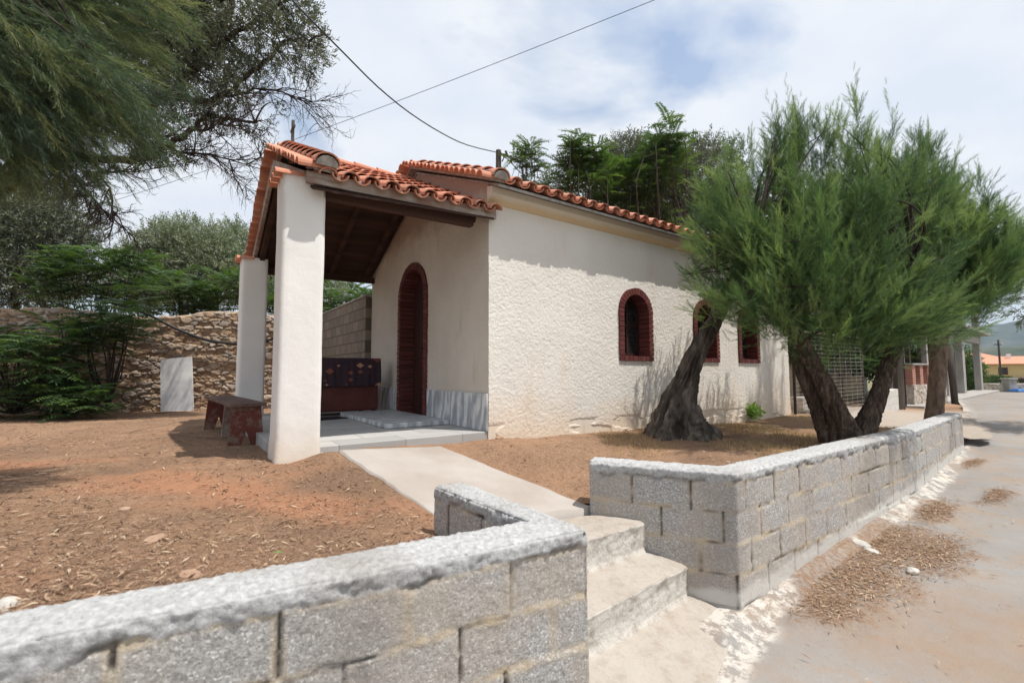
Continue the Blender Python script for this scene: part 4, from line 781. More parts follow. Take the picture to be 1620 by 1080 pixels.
# ---- second tamarisk beyond the end of the wall
T3 = at(1479, 668, 7.7); T3[2] = .40
t3 = empty('tamarisk_tree', T3, 'tamarisk with one thick upright trunk at the far end of the street wall', 'tree')
p, r = path([(1476, 676, 7.7, 19), (1478, 655, 7.7, 16), (1481, 620, 7.7, 15.5), (1484, 580, 7.7, 16), (1486, 540, 7.7, 16.5), (1486, 500, 7.7, 15), (1480, 450, 7.7, 11), (1470, 400, 7.7, 7)]); R3 = np.array(p)
gnarly('trunk', p, r, M['bark_pale'], t3, T3, 31, 30, .07, 12, 80, .6)
bl3 = [B(1450, 360, 7.4, .95, .9, 1.1), B(1520, 420, 7.4, .80, .8, .75), B(1560, 400, 7.4, .45, .6, .75), B(1470, 475, 7.3, .85, .8, .42), B(1400, 300, 7.6, .9, .9, .9), B(1545, 440, 7.2, .55, .6, .40)]
P, d = tamarisk_crown(t3, T3, bl3, 1000, 17, at(1470, 600, 7.7), 55, M['tam'], (.20, .34), .12, whisk=34)
mb = MB(); branches(mb, R3[4:], P[rng.choice(len(P), 90)], 6, .03); mb.build('branches', M['twig'], t3).matrix_parent_inverse = Matrix.Translation(-Vector(T3))
# ---- near tamarisk hanging into the upper left
T0 = np.array([-3.6, 1.6, .74]); t0 = empty('tamarisk_tree', T0, 'close tamarisk whose soft feathery boughs hang into the upper left corner', 'tree')
gnarly('trunk', [T0+(0, 0, -.2), T0+(.05, .1, .6), T0+(.1, .3, 1.5), T0+(.3, .5, 2.4), T0+(.6, .7, 3.2)], [.2, .17, .15, .12, .07], M['bark'], t0, T0, 61, 30, .1, 8, 50, .5)
bl0 = [B(60, 120, 2.6, .55, .6, .55), B(-80, 60, 2.7, .8, .7, .8), B(150, 40, 2.8, .5, .5, .42), B(190, 150, 2.7, .30, .4, .28), B(60, 215, 2.5, .35, .4, .22), B(-120, 200, 2.5, .5, .5, .4), B(160, -60, 2.9, .6, .6, .4)]
P, d = tamarisk_crown(t0, T0, bl0, 820, 12, T0+np.array([.2, .3, 3.0]), 66, M['tam2'], (.12, .24), -.2, droop=.05)
mb = MB(); branches(mb, T0+np.array([.6, .7, 3.2]), P[rng.choice(len(P), 50)], 7, .02); mb.build('branches', M['twig'], t0).matrix_parent_inverse = Matrix.Translation(-Vector(T0))
# ---- olive in front of the side wall
OL = at(1074, 690, 5.7); OL[2] = .66
ol = empty('olive_tree', OL, 'leaning gnarled olive trunk in front of the chapel side wall', 'tree')
p, r = path([(1076, 705, 5.7, 60), (1075, 688, 5.7, 54), (1073, 665, 5.7, 41), (1075, 635, 5.7, 27), (1086, 602, 5.7, 19), (1096, 572, 5.7, 16), (1112, 542, 5.72, 14), (1130, 510, 5.75, 12), (1150, 470, 5.8, 12), (1175, 420, 5.9, 9)]); OT = np.array(p)
gnarly('trunk', p, r, M['olive_bark'], ol, OL, 17, 90, .30, 6, 140, .30, .25)
blo = [B(1180, 400, 6.0, .55, .5, .5), B(1230, 360, 6.3, .6, .5, .6), B(1260, 450, 6.6, .55, .5, .5), B(1300, 420, 7.0, .6, .5, .5)]
P, O = blob_pts(blo, 1400, 5, .2); dd = O+rng.normal(size=O.shape)*.7+(0, 0, .3)
scatter('crown', OLV, P, dd, np.full(len(P), 1.2), M['olive'], ol, rng.uniform(.1, .9, len(P)), OL, 4)
mb = MB(); branches(mb, OT[-3:], P[rng.choice(len(P), 40)], 8, .03); mb.build('branches', M['olive_bark'], ol).matrix_parent_inverse = Matrix.Translation(-Vector(OL))
# ---- dark olive over the left garden
O2 = at(-150, 640, 8.6); O2[2] = .6
o2 = empty('olive_tree', O2, 'tall dark olive spreading twisted branches and bare twigs left of the porch roof', 'tree')
mb = MB(); sk = [[(-150, 660, 8.6), (-130, 500, 8.5), (-60, 350, 8.3), (60, 230, 8.2)], [(60, 230, 8.2), (160, 250, 8.2), (230, 250, 8.1), (290, 215, 8.0), (330, 180, 8.0), (405, 192, 8.0)], [(60, 230, 8.2), (180, 180, 8.1), (270, 150, 8.0), (330, 80, 7.9), (365, 20, 7.9), (380, -60, 7.9)], [(270, 150, 8.0), (340, 160, 7.9), (400, 110, 7.9), (460, 60, 7.9), (520, 55, 7.9)], [(60, 230, 8.2), (100, 60, 8.2), (160, -80, 8.2)], [(330, 80, 7.9), (420, 20, 7.9), (500, -30, 7.9)]]
rad_ = [(.24, .2, .15), (.09, .02), (.11, .03), (.06, .015), (.14, .08), (.05, .015)]
allp = []
for q, rr_ in zip(sk, rad_):
    pts = [at(*a) for a in q]; P = []
    for i in range(len(pts)-1):
        for t in np.linspace(0, 1, 6, endpoint=False): P.append(pts[i]*(1-t)+pts[i+1]*t+rng.normal(size=3)*.02)
    P.append(pts[-1]); rr2 = np.interp(np.linspace(0, 1, len(P)), np.linspace(0, 1, len(rr_)), rr_); mb.tube(P, rr2.tolist(), 8, False); allp += P
allp = np.array(allp)
bl2 = [B(300, 60, 8.0, .95, .9, .75), B(400, 60, 7.9, .75, .7, .55), B(460, 70, 7.9, .60, .6, .50), B(340, 150, 8.0, .85, .8, .45), B(400, 170, 7.9, .50, .5, .26), B(250, 20, 8.1, .9, .9, .7), B(180, 120, 8.3, 1.2, .9, 1.1), B(60, 60, 8.4, 1.5, 1, 1.5), B(340, -30, 7.9, 1.1, .9, .5), B(260, 225, 8.1, .5, .5, .28), B(450, 10, 7.8, .55, .5, .38), B(60, 260, 8.3, 1.0, .8, .6)]
P, O = blob_pts(bl2, 15500, 15, .1); P = P+0.08*rng.normal(size=P.shape); keep = fbm(P*2.1, 71)+.14*rng.random(len(P)) > .49; P = P[keep]; O = O[keep]; dd = O*.8+rng.normal(size=O.shape)*.6
scatter('crown', OLV, P, dd, rng.uniform(1.0, 1.5, len(P)), M['olive'], o2, rng.uniform(0, .8, len(P)), O2, 14)
branches(mb, allp[10:], P[rng.choice(len(P), 420)], 9, .018, 4)
# bare drooping twigs under the crown
def twigs(mb, a, dirv, ln, dep, rg, r=.018):
    a = np.array(a, float); dirv = np.array(dirv, float); n = 6; pts = [a]; d = dirv/np.linalg.norm(dirv)
    for i in range(n): d = d+rg.normal(size=3)*.16; d /= np.linalg.norm(d); pts.append(pts[-1]+d*ln/n)
    mb.tube(pts, [r*(1-.7*i/n) for i in range(n+1)], 4, False)
    if dep:
        for i in range(1, n+1):
            for _ in range(2 if dep > 1 else 1):
                if rg.random() < .85: dd2 = d+rg.normal(size=3)*.65; twigs(mb, pts[i], dd2, ln*rg.uniform(.35, .6), dep-1, rg, r*.5)
rg = np.random.default_rng(8)
for (a, b, ln) in (((230, 250), (330, 210), 1.3), ((265, 230), (395, 275), 1.5), ((150, 250), (200, 345), 1.2), ((150, 270), (250, 290), 1.2), ((340, 150), (480, 165), 1.3), ((300, 200), (400, 250), 1.2), ((120, 280), (160, 320), .9)):
    A = at(*a, 8.1); B_ = at(*b, 8.0); twigs(mb, A, B_-A, np.linalg.norm(B_-A), 3, rg, .026)
o = mb.build('branches', M['twig'], o2); o.matrix_parent_inverse = Matrix.Translation(-Vector(O2))

# ---- olives and other trees in the background
def bg_tree(name, label, base, blobs, n, tem, mat, seed, sc=1, trunk=True, cat='tree', group=None, bark='twig', br=30, clump=.42, inner=.35):
    base = np.array(base, float); root = empty(name, base, label, cat, group=group); P, O = blob_pts(blobs, n, seed, inner); P = P+.05*np.random.default_rng(seed).normal(size=P.shape)
    kp = fbm(P*1.7, seed) > clump; P, O = P[kp], O[kp]; rg_ = np.random.default_rng(seed); dd = O*.8+rg_.normal(size=O.shape)*.55+(0, 0, .25)
    scatter('crown', tem, P, dd, rg_.uniform(.8, 1.25, len(P))*sc, mat, root, np.clip(rg_.normal(.5, .25, len(P)), 0, 1), base, seed)
    c = np.mean([b[:3] for b in blobs], 0); mb = MB(); top = np.array([c[0], c[1], c[2]]); mb.tube([base-(0, 0, .2), base+(top-base)*.4+(.05, 0, 0), top], [.12, .09, .05], 8, False); branches(mb, np.array([base+(top-base)*t for t in (.3, .6, .9)]), P[rg_.choice(len(P), br)], seed, .025, 4); mb.build('trunk', M[bark], root).matrix_parent_inverse = Matrix.Translation(-Vector(base)); return root
bg_tree('olive_tree', 'dark olive behind the rubble wall at the far left edge', at(30, 560, 13), [B(30, 390, 13, 1.7, 1.2, 1.5), B(90, 350, 13, 1.0, 1, 1.0), B(-80, 360, 13, 1.6, 1.2, 1.6), B(20, 330, 13.4, 1.1, 1, .9), B(0, 440, 12.8, 2.2, 1.2, 1.0)], 8500, OLF, M['olive'], 101, 1.2, clump=.30)
bg_tree('olive_tree', 'silver green olive beyond the wall, left of the porch pillars', at(290, 560, 15), [B(260, 420, 15, 1.1, 1, 1.3), B(310, 400, 15, 1.2, 1, 1.1), B(340, 430, 15, 1.2, 1, 1.2), B(270, 380, 15, .6, .6, .7), B(220, 440, 15, 1.3, 1, 1)], 7000, OLF, M['olive_far'], 103, 1.1, clump=.30)
bg_tree('olive_tree', 'silver green olive seen just left of the far porch pillar', at(385, 560, 16), [B(380, 420, 16, 1.1, 1, 1.3), B(370, 380, 16, .5, .5, .7), B(420, 440, 16, 1.2, 1, 1.1), B(500, 470, 16, 1.5, 1, .9)], 5200, OLF, M['olive_far'], 105, 1.1, clump=.30)
bg_tree('olive_tree', 'grey green olive rising over the chapel roof behind the broad leaved trees', at(980, 560, 12.5), [B(930, 320, 12.5, 1.3, 1, 1.1), B(1010, 300, 12.5, 1.3, 1, 1.3), B(1080, 320, 12.5, 1.1, 1, 1.5), B(1120, 280, 13, .9, .9, 1.1), B(990, 250, 12.8, .6, .6, .5), B(1140, 380, 13, 1.2, .9, 1.3), B(960, 400, 12.5, 1.6, .9, 1.0)], 11000, OLF, M['olive'], 107, 1.1, clump=.32, br=120)
# ---- pinnate-leaved shrubs
def ailanthus(label, base, ros, seed, sc=1.0, leaves=11, cat='shrub', group='ailanthus shrubs with long pinnate leaves', stem=True):
    rg_ = np.random.default_rng(seed); base = np.array(base, float); root = empty('ailanthus_shrub', base, label, cat, group=group); pos = []; d = []; 
    for p in ros:
        k_ = leaves; a = rg_.uniform(0, 6.28)+np.arange(k_)*2.4; el = rg_.uniform(-.1, .75, k_)
        pos.append(np.array(p)+np.zeros((k_, 3))+np.c_[0*a, 0*a, -rg_.uniform(0, .25, k_)]); d.append(np.c_[np.cos(a)*np.cos(el), np.sin(a)*np.cos(el), np.sin(el)])
    pos = np.concatenate(pos); d = np.concatenate(d)
    o = scatter('foliage', PIN, pos, d, rg_.uniform(.7, 1.2, len(pos))*sc, M['ail'], root, np.clip(rg_.normal(.5, .2, len(pos)), 0, 1), base, seed, None)
    mb = MB(); branches(mb, base, ros, seed, .02, 5, .1); mb.build('stem', M['twig'], root).matrix_parent_inverse = Matrix.Translation(-Vector(base))
def rosettes(pxs, d0, jit, seed):
    rg_ = np.random.default_rng(seed); return [at(x+rg_.normal()*4+j*rg_.normal()*9, y+rg_.normal()*4+j*abs(rg_.normal())*10, d0+rg_.normal()*jit) for x, y in pxs for j in (0, 1, 1)]
def gridros(x0, x1, y0, y1, n, d0, jit, seed):
    rg_ = np.random.default_rng(seed); return [at(rg_.uniform(x0, x1), rg_.uniform(y0, y1), d0+rg_.normal()*jit) for _ in range(n)]
ailanthus('bright ailanthus shrub rising over the rubble wall at the left', at(170, 640, 10.4), gridros(60, 240, 370, 470, 42, 10.6, .35, 1), 1)
ailanthus('ailanthus shrub behind the rubble wall above the marble slab', at(330, 600, 12), gridros(220, 430, 425, 490, 46, 11.8, .4, 2), 2)
ailanthus('ailanthus shrub seen between the two porch pillars and the chapel', at(550, 600, 12.5), gridros(420, 600, 445, 500, 34, 12.4, .4, 3), 3)
ailanthus('leafy ailanthus arching down in front of the rubble wall', at(170, 640, 8.8), gridros(130, 220, 455, 540, 16, 8.7, .2, 4), 4)
ailanthus('low ailanthus shoots at the foot of the rubble wall', at(100, 650, 8.2), gridros(30, 160, 590, 640, 16, 8.3, .25, 5), 5, .9)
ailanthus('dark ailanthus thicket at the far left edge of the garden', at(20, 650, 8.2), gridros(-60, 125, 500, 630, 42, 8.3, .3, 6), 6)
ailanthus('young ailanthus top standing alone above the chapel roof', at(842, 560, 9.6), rosettes([(842, 222), (840, 245), (846, 262), (835, 232)], 9.8, .1, 7), 7, .75, 7)
ailanthus('ailanthus tree top above the chapel roof, left of the tallest one', at(920, 560, 10), rosettes([(925, 215), (908, 235), (940, 240), (920, 255), (895, 250), (935, 270), (905, 285), (950, 225), (915, 225)], 10, .2, 8), 8, .85, 9)
ailanthus('tallest ailanthus tree top rising behind the chapel roof', at(1060, 560, 10.4), rosettes([(1058, 190), (1040, 205), (1065, 215), (1030, 230), (1055, 240), (1010, 250), (985, 245), (960, 255), (1040, 260), (1000, 275), (970, 285), (1025, 285), (1060, 275), (1000, 300), (950, 300), (1040, 310), (975, 320), (860, 300), (880, 315), (830, 285), (1075, 250), (1020, 255), (945, 330), (905, 320), (1000, 335), (1050, 335)], 10.4, .25, 9), 9, .85, 9)
ailanthus('green ailanthus leaves seen beneath the tamarisk behind the wire fence', at(1330, 600, 13.5), gridros(1255, 1420, 500, 590, 16, 14, .4, 10), 10, 1.1)
# ---- trees and hedges far right
for i, (lb, px, py, dp, rx, rz, nn_) in enumerate([('dark leafy tree behind the wire fence, beside the chapel corner', 1285, 520, 17, 1.5, 1.3, 900), ('dark bush behind the gate under the tamarisk', 1400, 560, 19, 1.3, 1.0, 700), ('dark green tree beyond the concrete frame building', 1505, 585, 34, 1.5, 1.5, 900),
        ('dark rounded tree between the concrete columns and the yellow house', 1533, 592, 44, .7, 1.2, 600)]):
    bg_tree('leafy_tree', lb, at(px, 625, dp), [B(px, py, dp, rx, rx, rz), B(px+12, py+15, dp, rx*.8, rx*.8, rz*.7), B(px-14, py+12, dp, rx*.7, rx*.7, rz*.7)], nn_, BSH, M['bush'], 200+i, 1+dp/60, clump=.25, br=12)
bg_tree('hedge_bush', 'rounded dark hedge in front of the yellow house', at(1583, 615, 42), [B(1574, 606, 42, .7, .7, .3), B(1588, 606, 42, .7, .7, .3)], 900, BSH, M['bush'], 221, .8, cat='bush', clump=.1, br=6)
bg_tree('olive_tree', 'tree beside the road whose branch tips show at the right edge', np.array([12.2, 8.6, .2]), [B(1640, 480, 9.5, .42, .5, .42), B(1700, 430, 9.5, .9, .9, 1.0), B(1760, 380, 9.6, 1.2, 1.1, 1.3)], 1500, OLV, M['olive'], 231, 1.6, clump=.36, br=50)

# ------------------------------------------------------------------ right background: fence, gate, concrete frame, house
f0 = np.array([5.62, 9.15]); f1 = np.array([8.62, 11.3]); fd = (f1-f0); fl2 = np.linalg.norm(fd); fd /= fl2; fe = empty('wire_fence', (f0[0], f0[1], .66), 'wire mesh fence on thin posts between the chapel corner and the gate', 'fence', math.atan2(fd[1], fd[0]))
mb = MB()
for z in np.arange(.05, 1.62, .085): mb.tube([(0, 0, z), (fl2*.5, 0, z-.015), (fl2, 0, z)], .0042, 4, False)
for x in np.arange(.05, fl2, .32): mb.tube([(x, 0, .02), (x, 0, 1.6)], .0032, 4, False)
mb.build('wire_mesh', M['wire'], fe)
for x in (0, 1.2, fl2*.66, fl2): mb = MB(); mb.tube([(x, .02, -.3), (x+.01, .02, 1.7)], .028, 8); mb.build('post', M['pole_wood'] if x else M['iron'], fe)
mb = MB(); mb.tube([(0, .02, 1.66), (fl2, .02, 1.66)], .02, 6); mb.build('rail', M['grey_wood'], fe)
# small stepped stones behind fence
for i, (px, py, w_) in enumerate([(1272, 641, .5), (1278, 650, .6), (1268, 632, .45)]):
    c = at(px, py, 10.4-.2*i); mb = MB(); mb.box(-w_/2, w_/2, -.13, .13, -.25, .03); o = mb.build('kerb_stone', M['stone'], bevel=.015); o.location = tuple(c); o.rotation_euler = (0, 0, R(20+6*i))
    tag(o, ['pale kerb stone behind the fence, middle one of the three', 'pale kerb stone behind the fence, nearest and lowest of the three', 'pale kerb stone behind the fence, farthest and highest of the three'][i], 'stone', 'kerb stones behind the wire fence')
# low white wall by gate
a = atz(1396, 661, .43); b = atz(1428, 648, .42); ag = math.atan2(b[1]-a[1], b[0]-a[0]); l = math.hypot(*(b-a)[:2])
M['block_white'] = simple('pale_block', (.50, .48, .45), (.62, .60, .56), 5, .9)
lw_ = empty('garden_wall', (a[0], a[1], a[2]), 'low pale block wall beside the dark metal gate', 'wall', ag)
mb = MB()
nbk = int(l/.4)
for k_ in range(3):
    for j in range(nbk+1):
        x0 = j*.4-(k_ % 2)*.2; x1 = min(x0+.392, l); x0 = max(x0, 0)
        if x1 > x0+.03: mb.box(x0, x1, 0, .18, k_*.2-.02, k_*.2+.172)
mb.build('blocks', M['block_white'], lw_, bevel=.006); mb = MB(); mb.box(-.01, l+.01, .01, .17, -.3, .57); mb.build('core', M['mortar'], lw_)
# gate
a = atz(1432, 645, .42); gd = math.atan2(.55, 1.0); gt = empty('metal_gate', a, 'dark brown metal gate with arched top standing open beside the stone pillar', 'gate', R(62))
mb = MB()
for x in (0, .9): mb.box(x-.03, x+.03, -.03, .03, 0, 1.75)
for z in (.12, .3, 1.15, 1.5): mb.box(.03, .87, -.015, .015, z-.02, z+.02)
mb.tube([(0, 0, 1.75), (.2, 0, 1.95), (.45, 0, 2.05), (.7, 0, 1.95), (.9, 0, 1.75)], .02, 6); mb.build('frame', M['iron'], gt)
mb = MB(); mb.box(.04, .86, -.008, .008, .32, 1.13); mb.build('panel', M['iron'], gt); mb = MB()
for x in np.arange(.12, .85, .12): mb.tube([(x, 0, 1.15), (x, 0, 1.9)], .008, 4)
mb.build('bars', M['iron'], gt)
# pillar wall: stone below, brick above
a = atz(1449, 644, .40); sp_ = empty('gate_pillar_wall', a, 'pebbled stone wall with red brick piers next to the metal gate', 'wall', R(30))
g = G('pebble_wall'); v2_ = g.vor(9, out=1); sc_ = g.n('ShaderNodeSeparateColor'); g.l(v2_, sc_.inputs[0]); M['pebble'] = (g.bump(g.vor(9), .8, .03), g.done(g.mix(g.ramp(g.vor(9, 'DISTANCE_TO_EDGE'), [(.03, 0), (.1, 1)]), (.50, .47, .43), g.ramp(sc_.outputs[0], [(0, (.24, .17, .12)), (.5, (.42, .34, .27)), (1, (.58, .54, .5))])), .9))[1]
g = G('small_red_brick'); bk = g.n('ShaderNodeTexBrick'); cbx = g.n('ShaderNodeCombineXYZ'); g.l(g.sep(0), cbx.inputs[0]); g.l(g.sep(2), cbx.inputs[1]); g.l(cbx.outputs[0], bk.inputs[0]); bk.inputs['Scale'].default_value = 1; bk.inputs['Brick Width'].default_value = .22; bk.inputs['Row Height'].default_value = .07; bk.inputs['Mortar Size'].default_value = .008
bk.inputs['Color1'].default_value = (.34, .12, .08, 1); bk.inputs['Color2'].default_value = (.42, .17, .12, 1); bk.inputs['Mortar'].default_value = (.45, .40, .36, 1); M['rbrick'] = g.done(bk.outputs[0], .9)
mb = MB(); mb.box(-.1, 2.6, 0, .3, -.1, .66); mb.build('stone_base', M['pebble'], sp_, bevel=.01)
for x in (-.08, .52, 1.12, 1.72): mb = MB(); mb.box(x, x+.24, .02, .28, .663, 1.30); mb.build('brick_pier', M['rbrick'], sp_, bevel=.008)
mb = MB(); mb.box(-.1, 2.6, -.02, .32, 1.303, 1.36); mb.build('coping', M['concrete'], sp_, bevel=.01)
for x in (.04, .95, 1.85): mb = MB(); mb.box(x-.05, x+.05, .10, .2, 1.363, 2.6); mb.build('canopy_post', M['iron'], sp_)
mb = MB(); mb.box(-.2, 2.7, .0, .32, 2.603, 2.72); mb.build('canopy_beam', M['grey_wood'], sp_)
# tall dark timber post
a = atz(1423, 648, .42); a = at(1423, 640, 13.2); mb = MB(); mb.box(-.09, .09, -.09, .09, -.3, 2.2); o = mb.build('timber_post', M['pole_wood'], bevel=.01); o.location = (a[0], a[1], .45); tag(o, 'thick dark timber post beside the metal gate', 'post')
a = at(1510, 630, 16); mb = MB(); mb.tube([(0, 0, -.2), (-.08, 0, 2.1)], .10, 10); o = mb.build('leaning_post', M['pole_wood'], smooth=True); o.location = (a[0], a[1], .33); tag(o, 'dark round post standing before the concrete columns', 'post')
# terracotta-roofed outbuilding behind the fence
a = at(1310, 560, 22); ob = empty('small_outbuilding', (a[0], a[1], .5), 'low house with an orange roof glimpsed through the wire fence', 'building', R(20))
mb = MB(); mb.box(-2, 2.4, 0, 3, -.3, 2.1); mb.build('wall', simple('ochre_wall', (.40, .30, .2), (.5, .38, .26), 2), ob); mb = MB(); mb.add([(-2.3, -.4, 2.05), (2.7, -.4, 2.05), (2.7, 3.4, 2.05), (-2.3, 3.4, 2.05), (-1, 1.5, 2.95), (1.4, 1.5, 2.95)], [(0, 1, 5, 4), (1, 2, 5), (2, 3, 4, 5), (3, 0, 4), (3, 2, 1, 0)]); mb.build('roof', M['tile'], ob)
mb = MB(); mb.box(-.4, .4, -.03, .0, .9, 1.8); mb.build('window', M['glass'], ob)
# concrete frame building
cA = atz(1530, 628, .33); cB = atz(1556, 623, .33); cd_ = (cB-cA)[:2]; cl = np.linalg.norm(cd_); cf = empty('concrete_frame_building', (cA[0], cA[1], .33), 'unfinished grey concrete frame building with bare columns beside the road', 'building', math.atan2(cd_[1], cd_[0]))
zb = CAMZ+(589-548)/FPX*cA[1]-.33; zb = 2.7; zt_ = 3.36
for x in (-12, -8, -4, 0, cl):
    for y in (0, 4):
        mb = MB(); mb.box(x-.62, x, y, y+.28, -.3, zb); mb.build('column', M['concrete'], cf, bevel=.01)
mb = MB(); mb.box(-12.7, cl+.02, -.02, .30, zb+.002, zt_-.16); mb.box(-12.7, cl+.02, 3.98, 4.3, zb+.002, zt_-.16); mb.build('beam', M['concrete'], cf, bevel=.01)
mb = MB(); mb.box(-13, cl+1.0, -.35, 4.8, zt_-.157, zt_); mb.build('floor_slab', M['concrete'], cf, bevel=.01)
for x in (-8, -4, 0, cl):
    for y in (0, 4): mb = MB(); mb.box(x-.55, x-.05, y, y+.25, zt_+.002, zt_+2.6); mb.build('upper_column', M['concrete'], cf, bevel=.01)
mb = MB(); mb.box(-13, cl+.9, -.3, 4.7, zt_+2.603, zt_+2.8); mb.build('upper_slab', M['concrete'], cf, bevel=.01)
mb = MB(); mb.box(-13, cl+.3, -.6, .4, -.28, .10); mb.build('foundation_kerb', M['concrete'], cf, bevel=.02)
# stone wall at road's end
a = atz(1557, 622, .2); b = atz(1600, 622.5, .2); ww = MB(); l = math.hypot(*(b-a)[:2]); ww.box(0, l+6, 0, .4, -.6, .5); o = ww.build('stone_wall', M['pebble'], bevel=.03); o.location = (a[0], a[1], .2); o.rotation_euler = (0, 0, math.atan2((b-a)[1], (b-a)[0])); tag(o, 'low pale stone wall across the far end of the road', 'wall')
a = atz(1597, 622, .2)*.985; mb = MB(); mb.box(-.25, .25, -.25, .25, -.3, .75); mb.box(-.3, .3, -.3, .3, .752, .84); o = mb.build('wall_pier', M['concrete'], bevel=.03); o.location = (a[0], a[1], .2); tag(o, 'square concrete pier ending the far stone wall', 'pier')
# yellow house
hc = at(1605, 612, 75); hs = empty('yellow_house', (hc[0], hc[1], hc[2]-.5), 'yellow two storey house with orange roof at the far end of the road', 'house', R(-38))
M['yellow'] = simple('yellow_render', (.56, .42, .19), (.62, .48, .23), 1, .9)
mb = MB(); mb.box(-6, 10, 0, 8, -2, 3.9); hw = mb.build('wall', M['yellow'], hs)
mb = MB(); mb.add([(-6.6, -.6, 3.88), (10.6, -.6, 3.88), (10.6, 8.6, 3.88), (-6.6, 8.6, 3.88), (-2.5, 4, 5.2), (6.5, 4, 5.2)], [(0, 1, 5, 4), (1, 2, 5), (2, 3, 4, 5), (3, 0, 4), (3, 2, 1, 0)])
rfc = mb.build('roof', M['tile'], hs); mb = MB(); mb.box(-.25, .25, 2.6, 3.1, 4.5, 5.6); mb.build('chimney', M['white'], rfc)
for x in (-4.2, -1.2, 1.8, 4.8, 7.8):
    mb = MB(); mb.box(x-.55, x+.55, -.06, -.003, 2.1, 3.3); wn = mb.build('window', M['dark_red'], hs); mb = MB(); mb.box(x-.42, x+.42, -.075, -.062, 2.2, 3.2); mb.build('pane', M['glass'], wn)
    mb = MB(); mb.box(x-.15, x+.15, -2.2, -1.9, -1, 1.55); mb.build('veranda_post', M['white'], hs)
mb = MB(); mb.box(-6, 10, -2.4, -.004, 1.552, 1.75); mb.build('veranda_roof', M['grey_wood'], hs)
for x in (-4.5, .5): mb = MB(); mb.box(x, x+3.5, -.07, -.003, -.4, 1.4); mb.build('door', M['glass'], hs)
h2 = at(1548, 610, 95); h2s = empty('orange_roof_house', (h2[0], h2[1], h2[2]-.3), 'pale house with dull orange roof left of the yellow house', 'house', R(-30))
mb = MB(); mb.box(-4, 5, 0, 7, -2, 5.0); mb.build('wall', M['yellow'], h2s); mb = MB(); mb.add([(-4.6, -.6, 5), (5.6, -.6, 5), (5.6, 7.6, 5), (-4.6, 7.6, 5), (.5, 3.5, 7)], [(0, 1, 4), (1, 2, 4), (2, 3, 4), (3, 0, 4), (3, 2, 1, 0)]); mb.build('roof', M['tile'], h2s)
for x in (-2, 2): mb = MB(); mb.box(x-.5, x+.5, -.06, -.003, 2.4, 3.9); mb.build('window', M['glass'], h2s)
# far utility pole
a = at(1584, 612, 50); up_ = empty('utility_pole', (a[0], a[1], -.3), 'thin utility pole in front of the yellow house', 'pole'); mb = MB(); mb.tube([(0, 0, -.5), (0, 0, 5.2)], [.11, .08], 8); mb.build('shaft', M['pole_wood'], up_); mb = MB(); mb.beam((-.5, 0, 4.7), (.5, .2, 4.7), .08, .1); mb.build('crossarm', M['pole_wood'], up_)
for x in (-.4, .1, .45): mb = MB(); mb.tube([(x, .08, 4.75), (x, .08, 4.92)], .04, 6); mb.build('insulator', M['white'], up_)
# blue tarpaulin cover
a = atz(1612, 622, .2)*.97; n = 24; uu = np.linspace(-1, 1, n); X, Y = np.meshgrid(uu, uu, indexing='ij'); Z = .45*np.clip(1.25-np.maximum(np.abs(X), np.abs(Y))**4*1.25, 0, 1)+.08*fbm(np.stack([X*3, Y*3], -1), 3)
o = npmesh('tarpaulin', np.stack([X*.45, Y*.4, Z*.4], -1), gridfaces(n, n), simple('blue_tarp', (.03, .10, .28), (.06, .17, .42), 3, .5), smooth=True); o.location = (a[0], a[1], .18); tag(o, 'blue tarpaulin heap at the far right end of the road', 'tarpaulin')

# ------------------------------------------------------------------ wires and pole
mb = MB(); pc = at(790, 262, 12.5); up_ = empty('utility_pole', (pc[0], pc[1], .5), 'dark wooden pole top with cable clamps behind the chapel roof', 'pole')
mb.tube([(0, 0, 0), (0, 0, at(790, 238, 12.5)[2]-.5)], [.12, .075], 10); mb.build('shaft', M['pole_wood'], up_); zc = at(790, 240, 12.5)[2]-.5
mb = MB(); mb.beam((-.02, 0, zc-.06), (.28, 0, zc-.10), .03, .03); mb.tube([(.05, -.08, zc-.05), (.16, -.08, zc-.2), (.10, -.08, zc-.32)], .02, 6); mb.tube([(.1, -.05, zc-.12), (.3, -.05, zc-.28), (.62, 0, zc-.62)], .014, 5); mb.tube([(.2, -.1, zc-.03), (.26, -.1, zc-.2)], .03, 6); mb.build('clamp', M['black'], up_)
a = at(787, 241, 12.4); b = at(440, -30, 5.2); mb = MB(); n = 40
px_ = [(787, 241), (740, 229), (700, 210), (650, 178), (600, 137), (550, 87), (500, 36), (470, 5), (440, -30)]
P = [at(x, y, 12.4+(5.2-12.4)*((787-x)/347.)**.9) for x, y in px_]; P2 = []
for i in range(len(P)-1):
    a_, b_, c_, d_ = P[max(i-1, 0)], P[i], P[i+1], P[min(i+2, len(P)-1)]
    for t in (0, .33, .66): P2.append(.5*((2*b_)+(c_-a_)*t+(2*a_-5*b_+4*c_-d_)*t*t+(-a_+3*b_-3*c_+d_)*t**3))
P2.append(P[-1]); mb.tube(P2, .013, 6); tag(mb.build('power_cable', M['black'], smooth=True), 'thick black cable sagging from the pole towards the upper left', 'cable')
a = at(60, 352, 20); b = at(1180, -55, 11); mb = MB(); mb.tube([a+(b-a)*t-np.array([0, 0, .35*math.sin(math.pi*t)]) for t in np.linspace(0, 1, 30)], .0085, 5); tag(mb.build('overhead_wire', M['black'], smooth=True), 'thin overhead wire crossing the whole sky diagonally', 'wire')

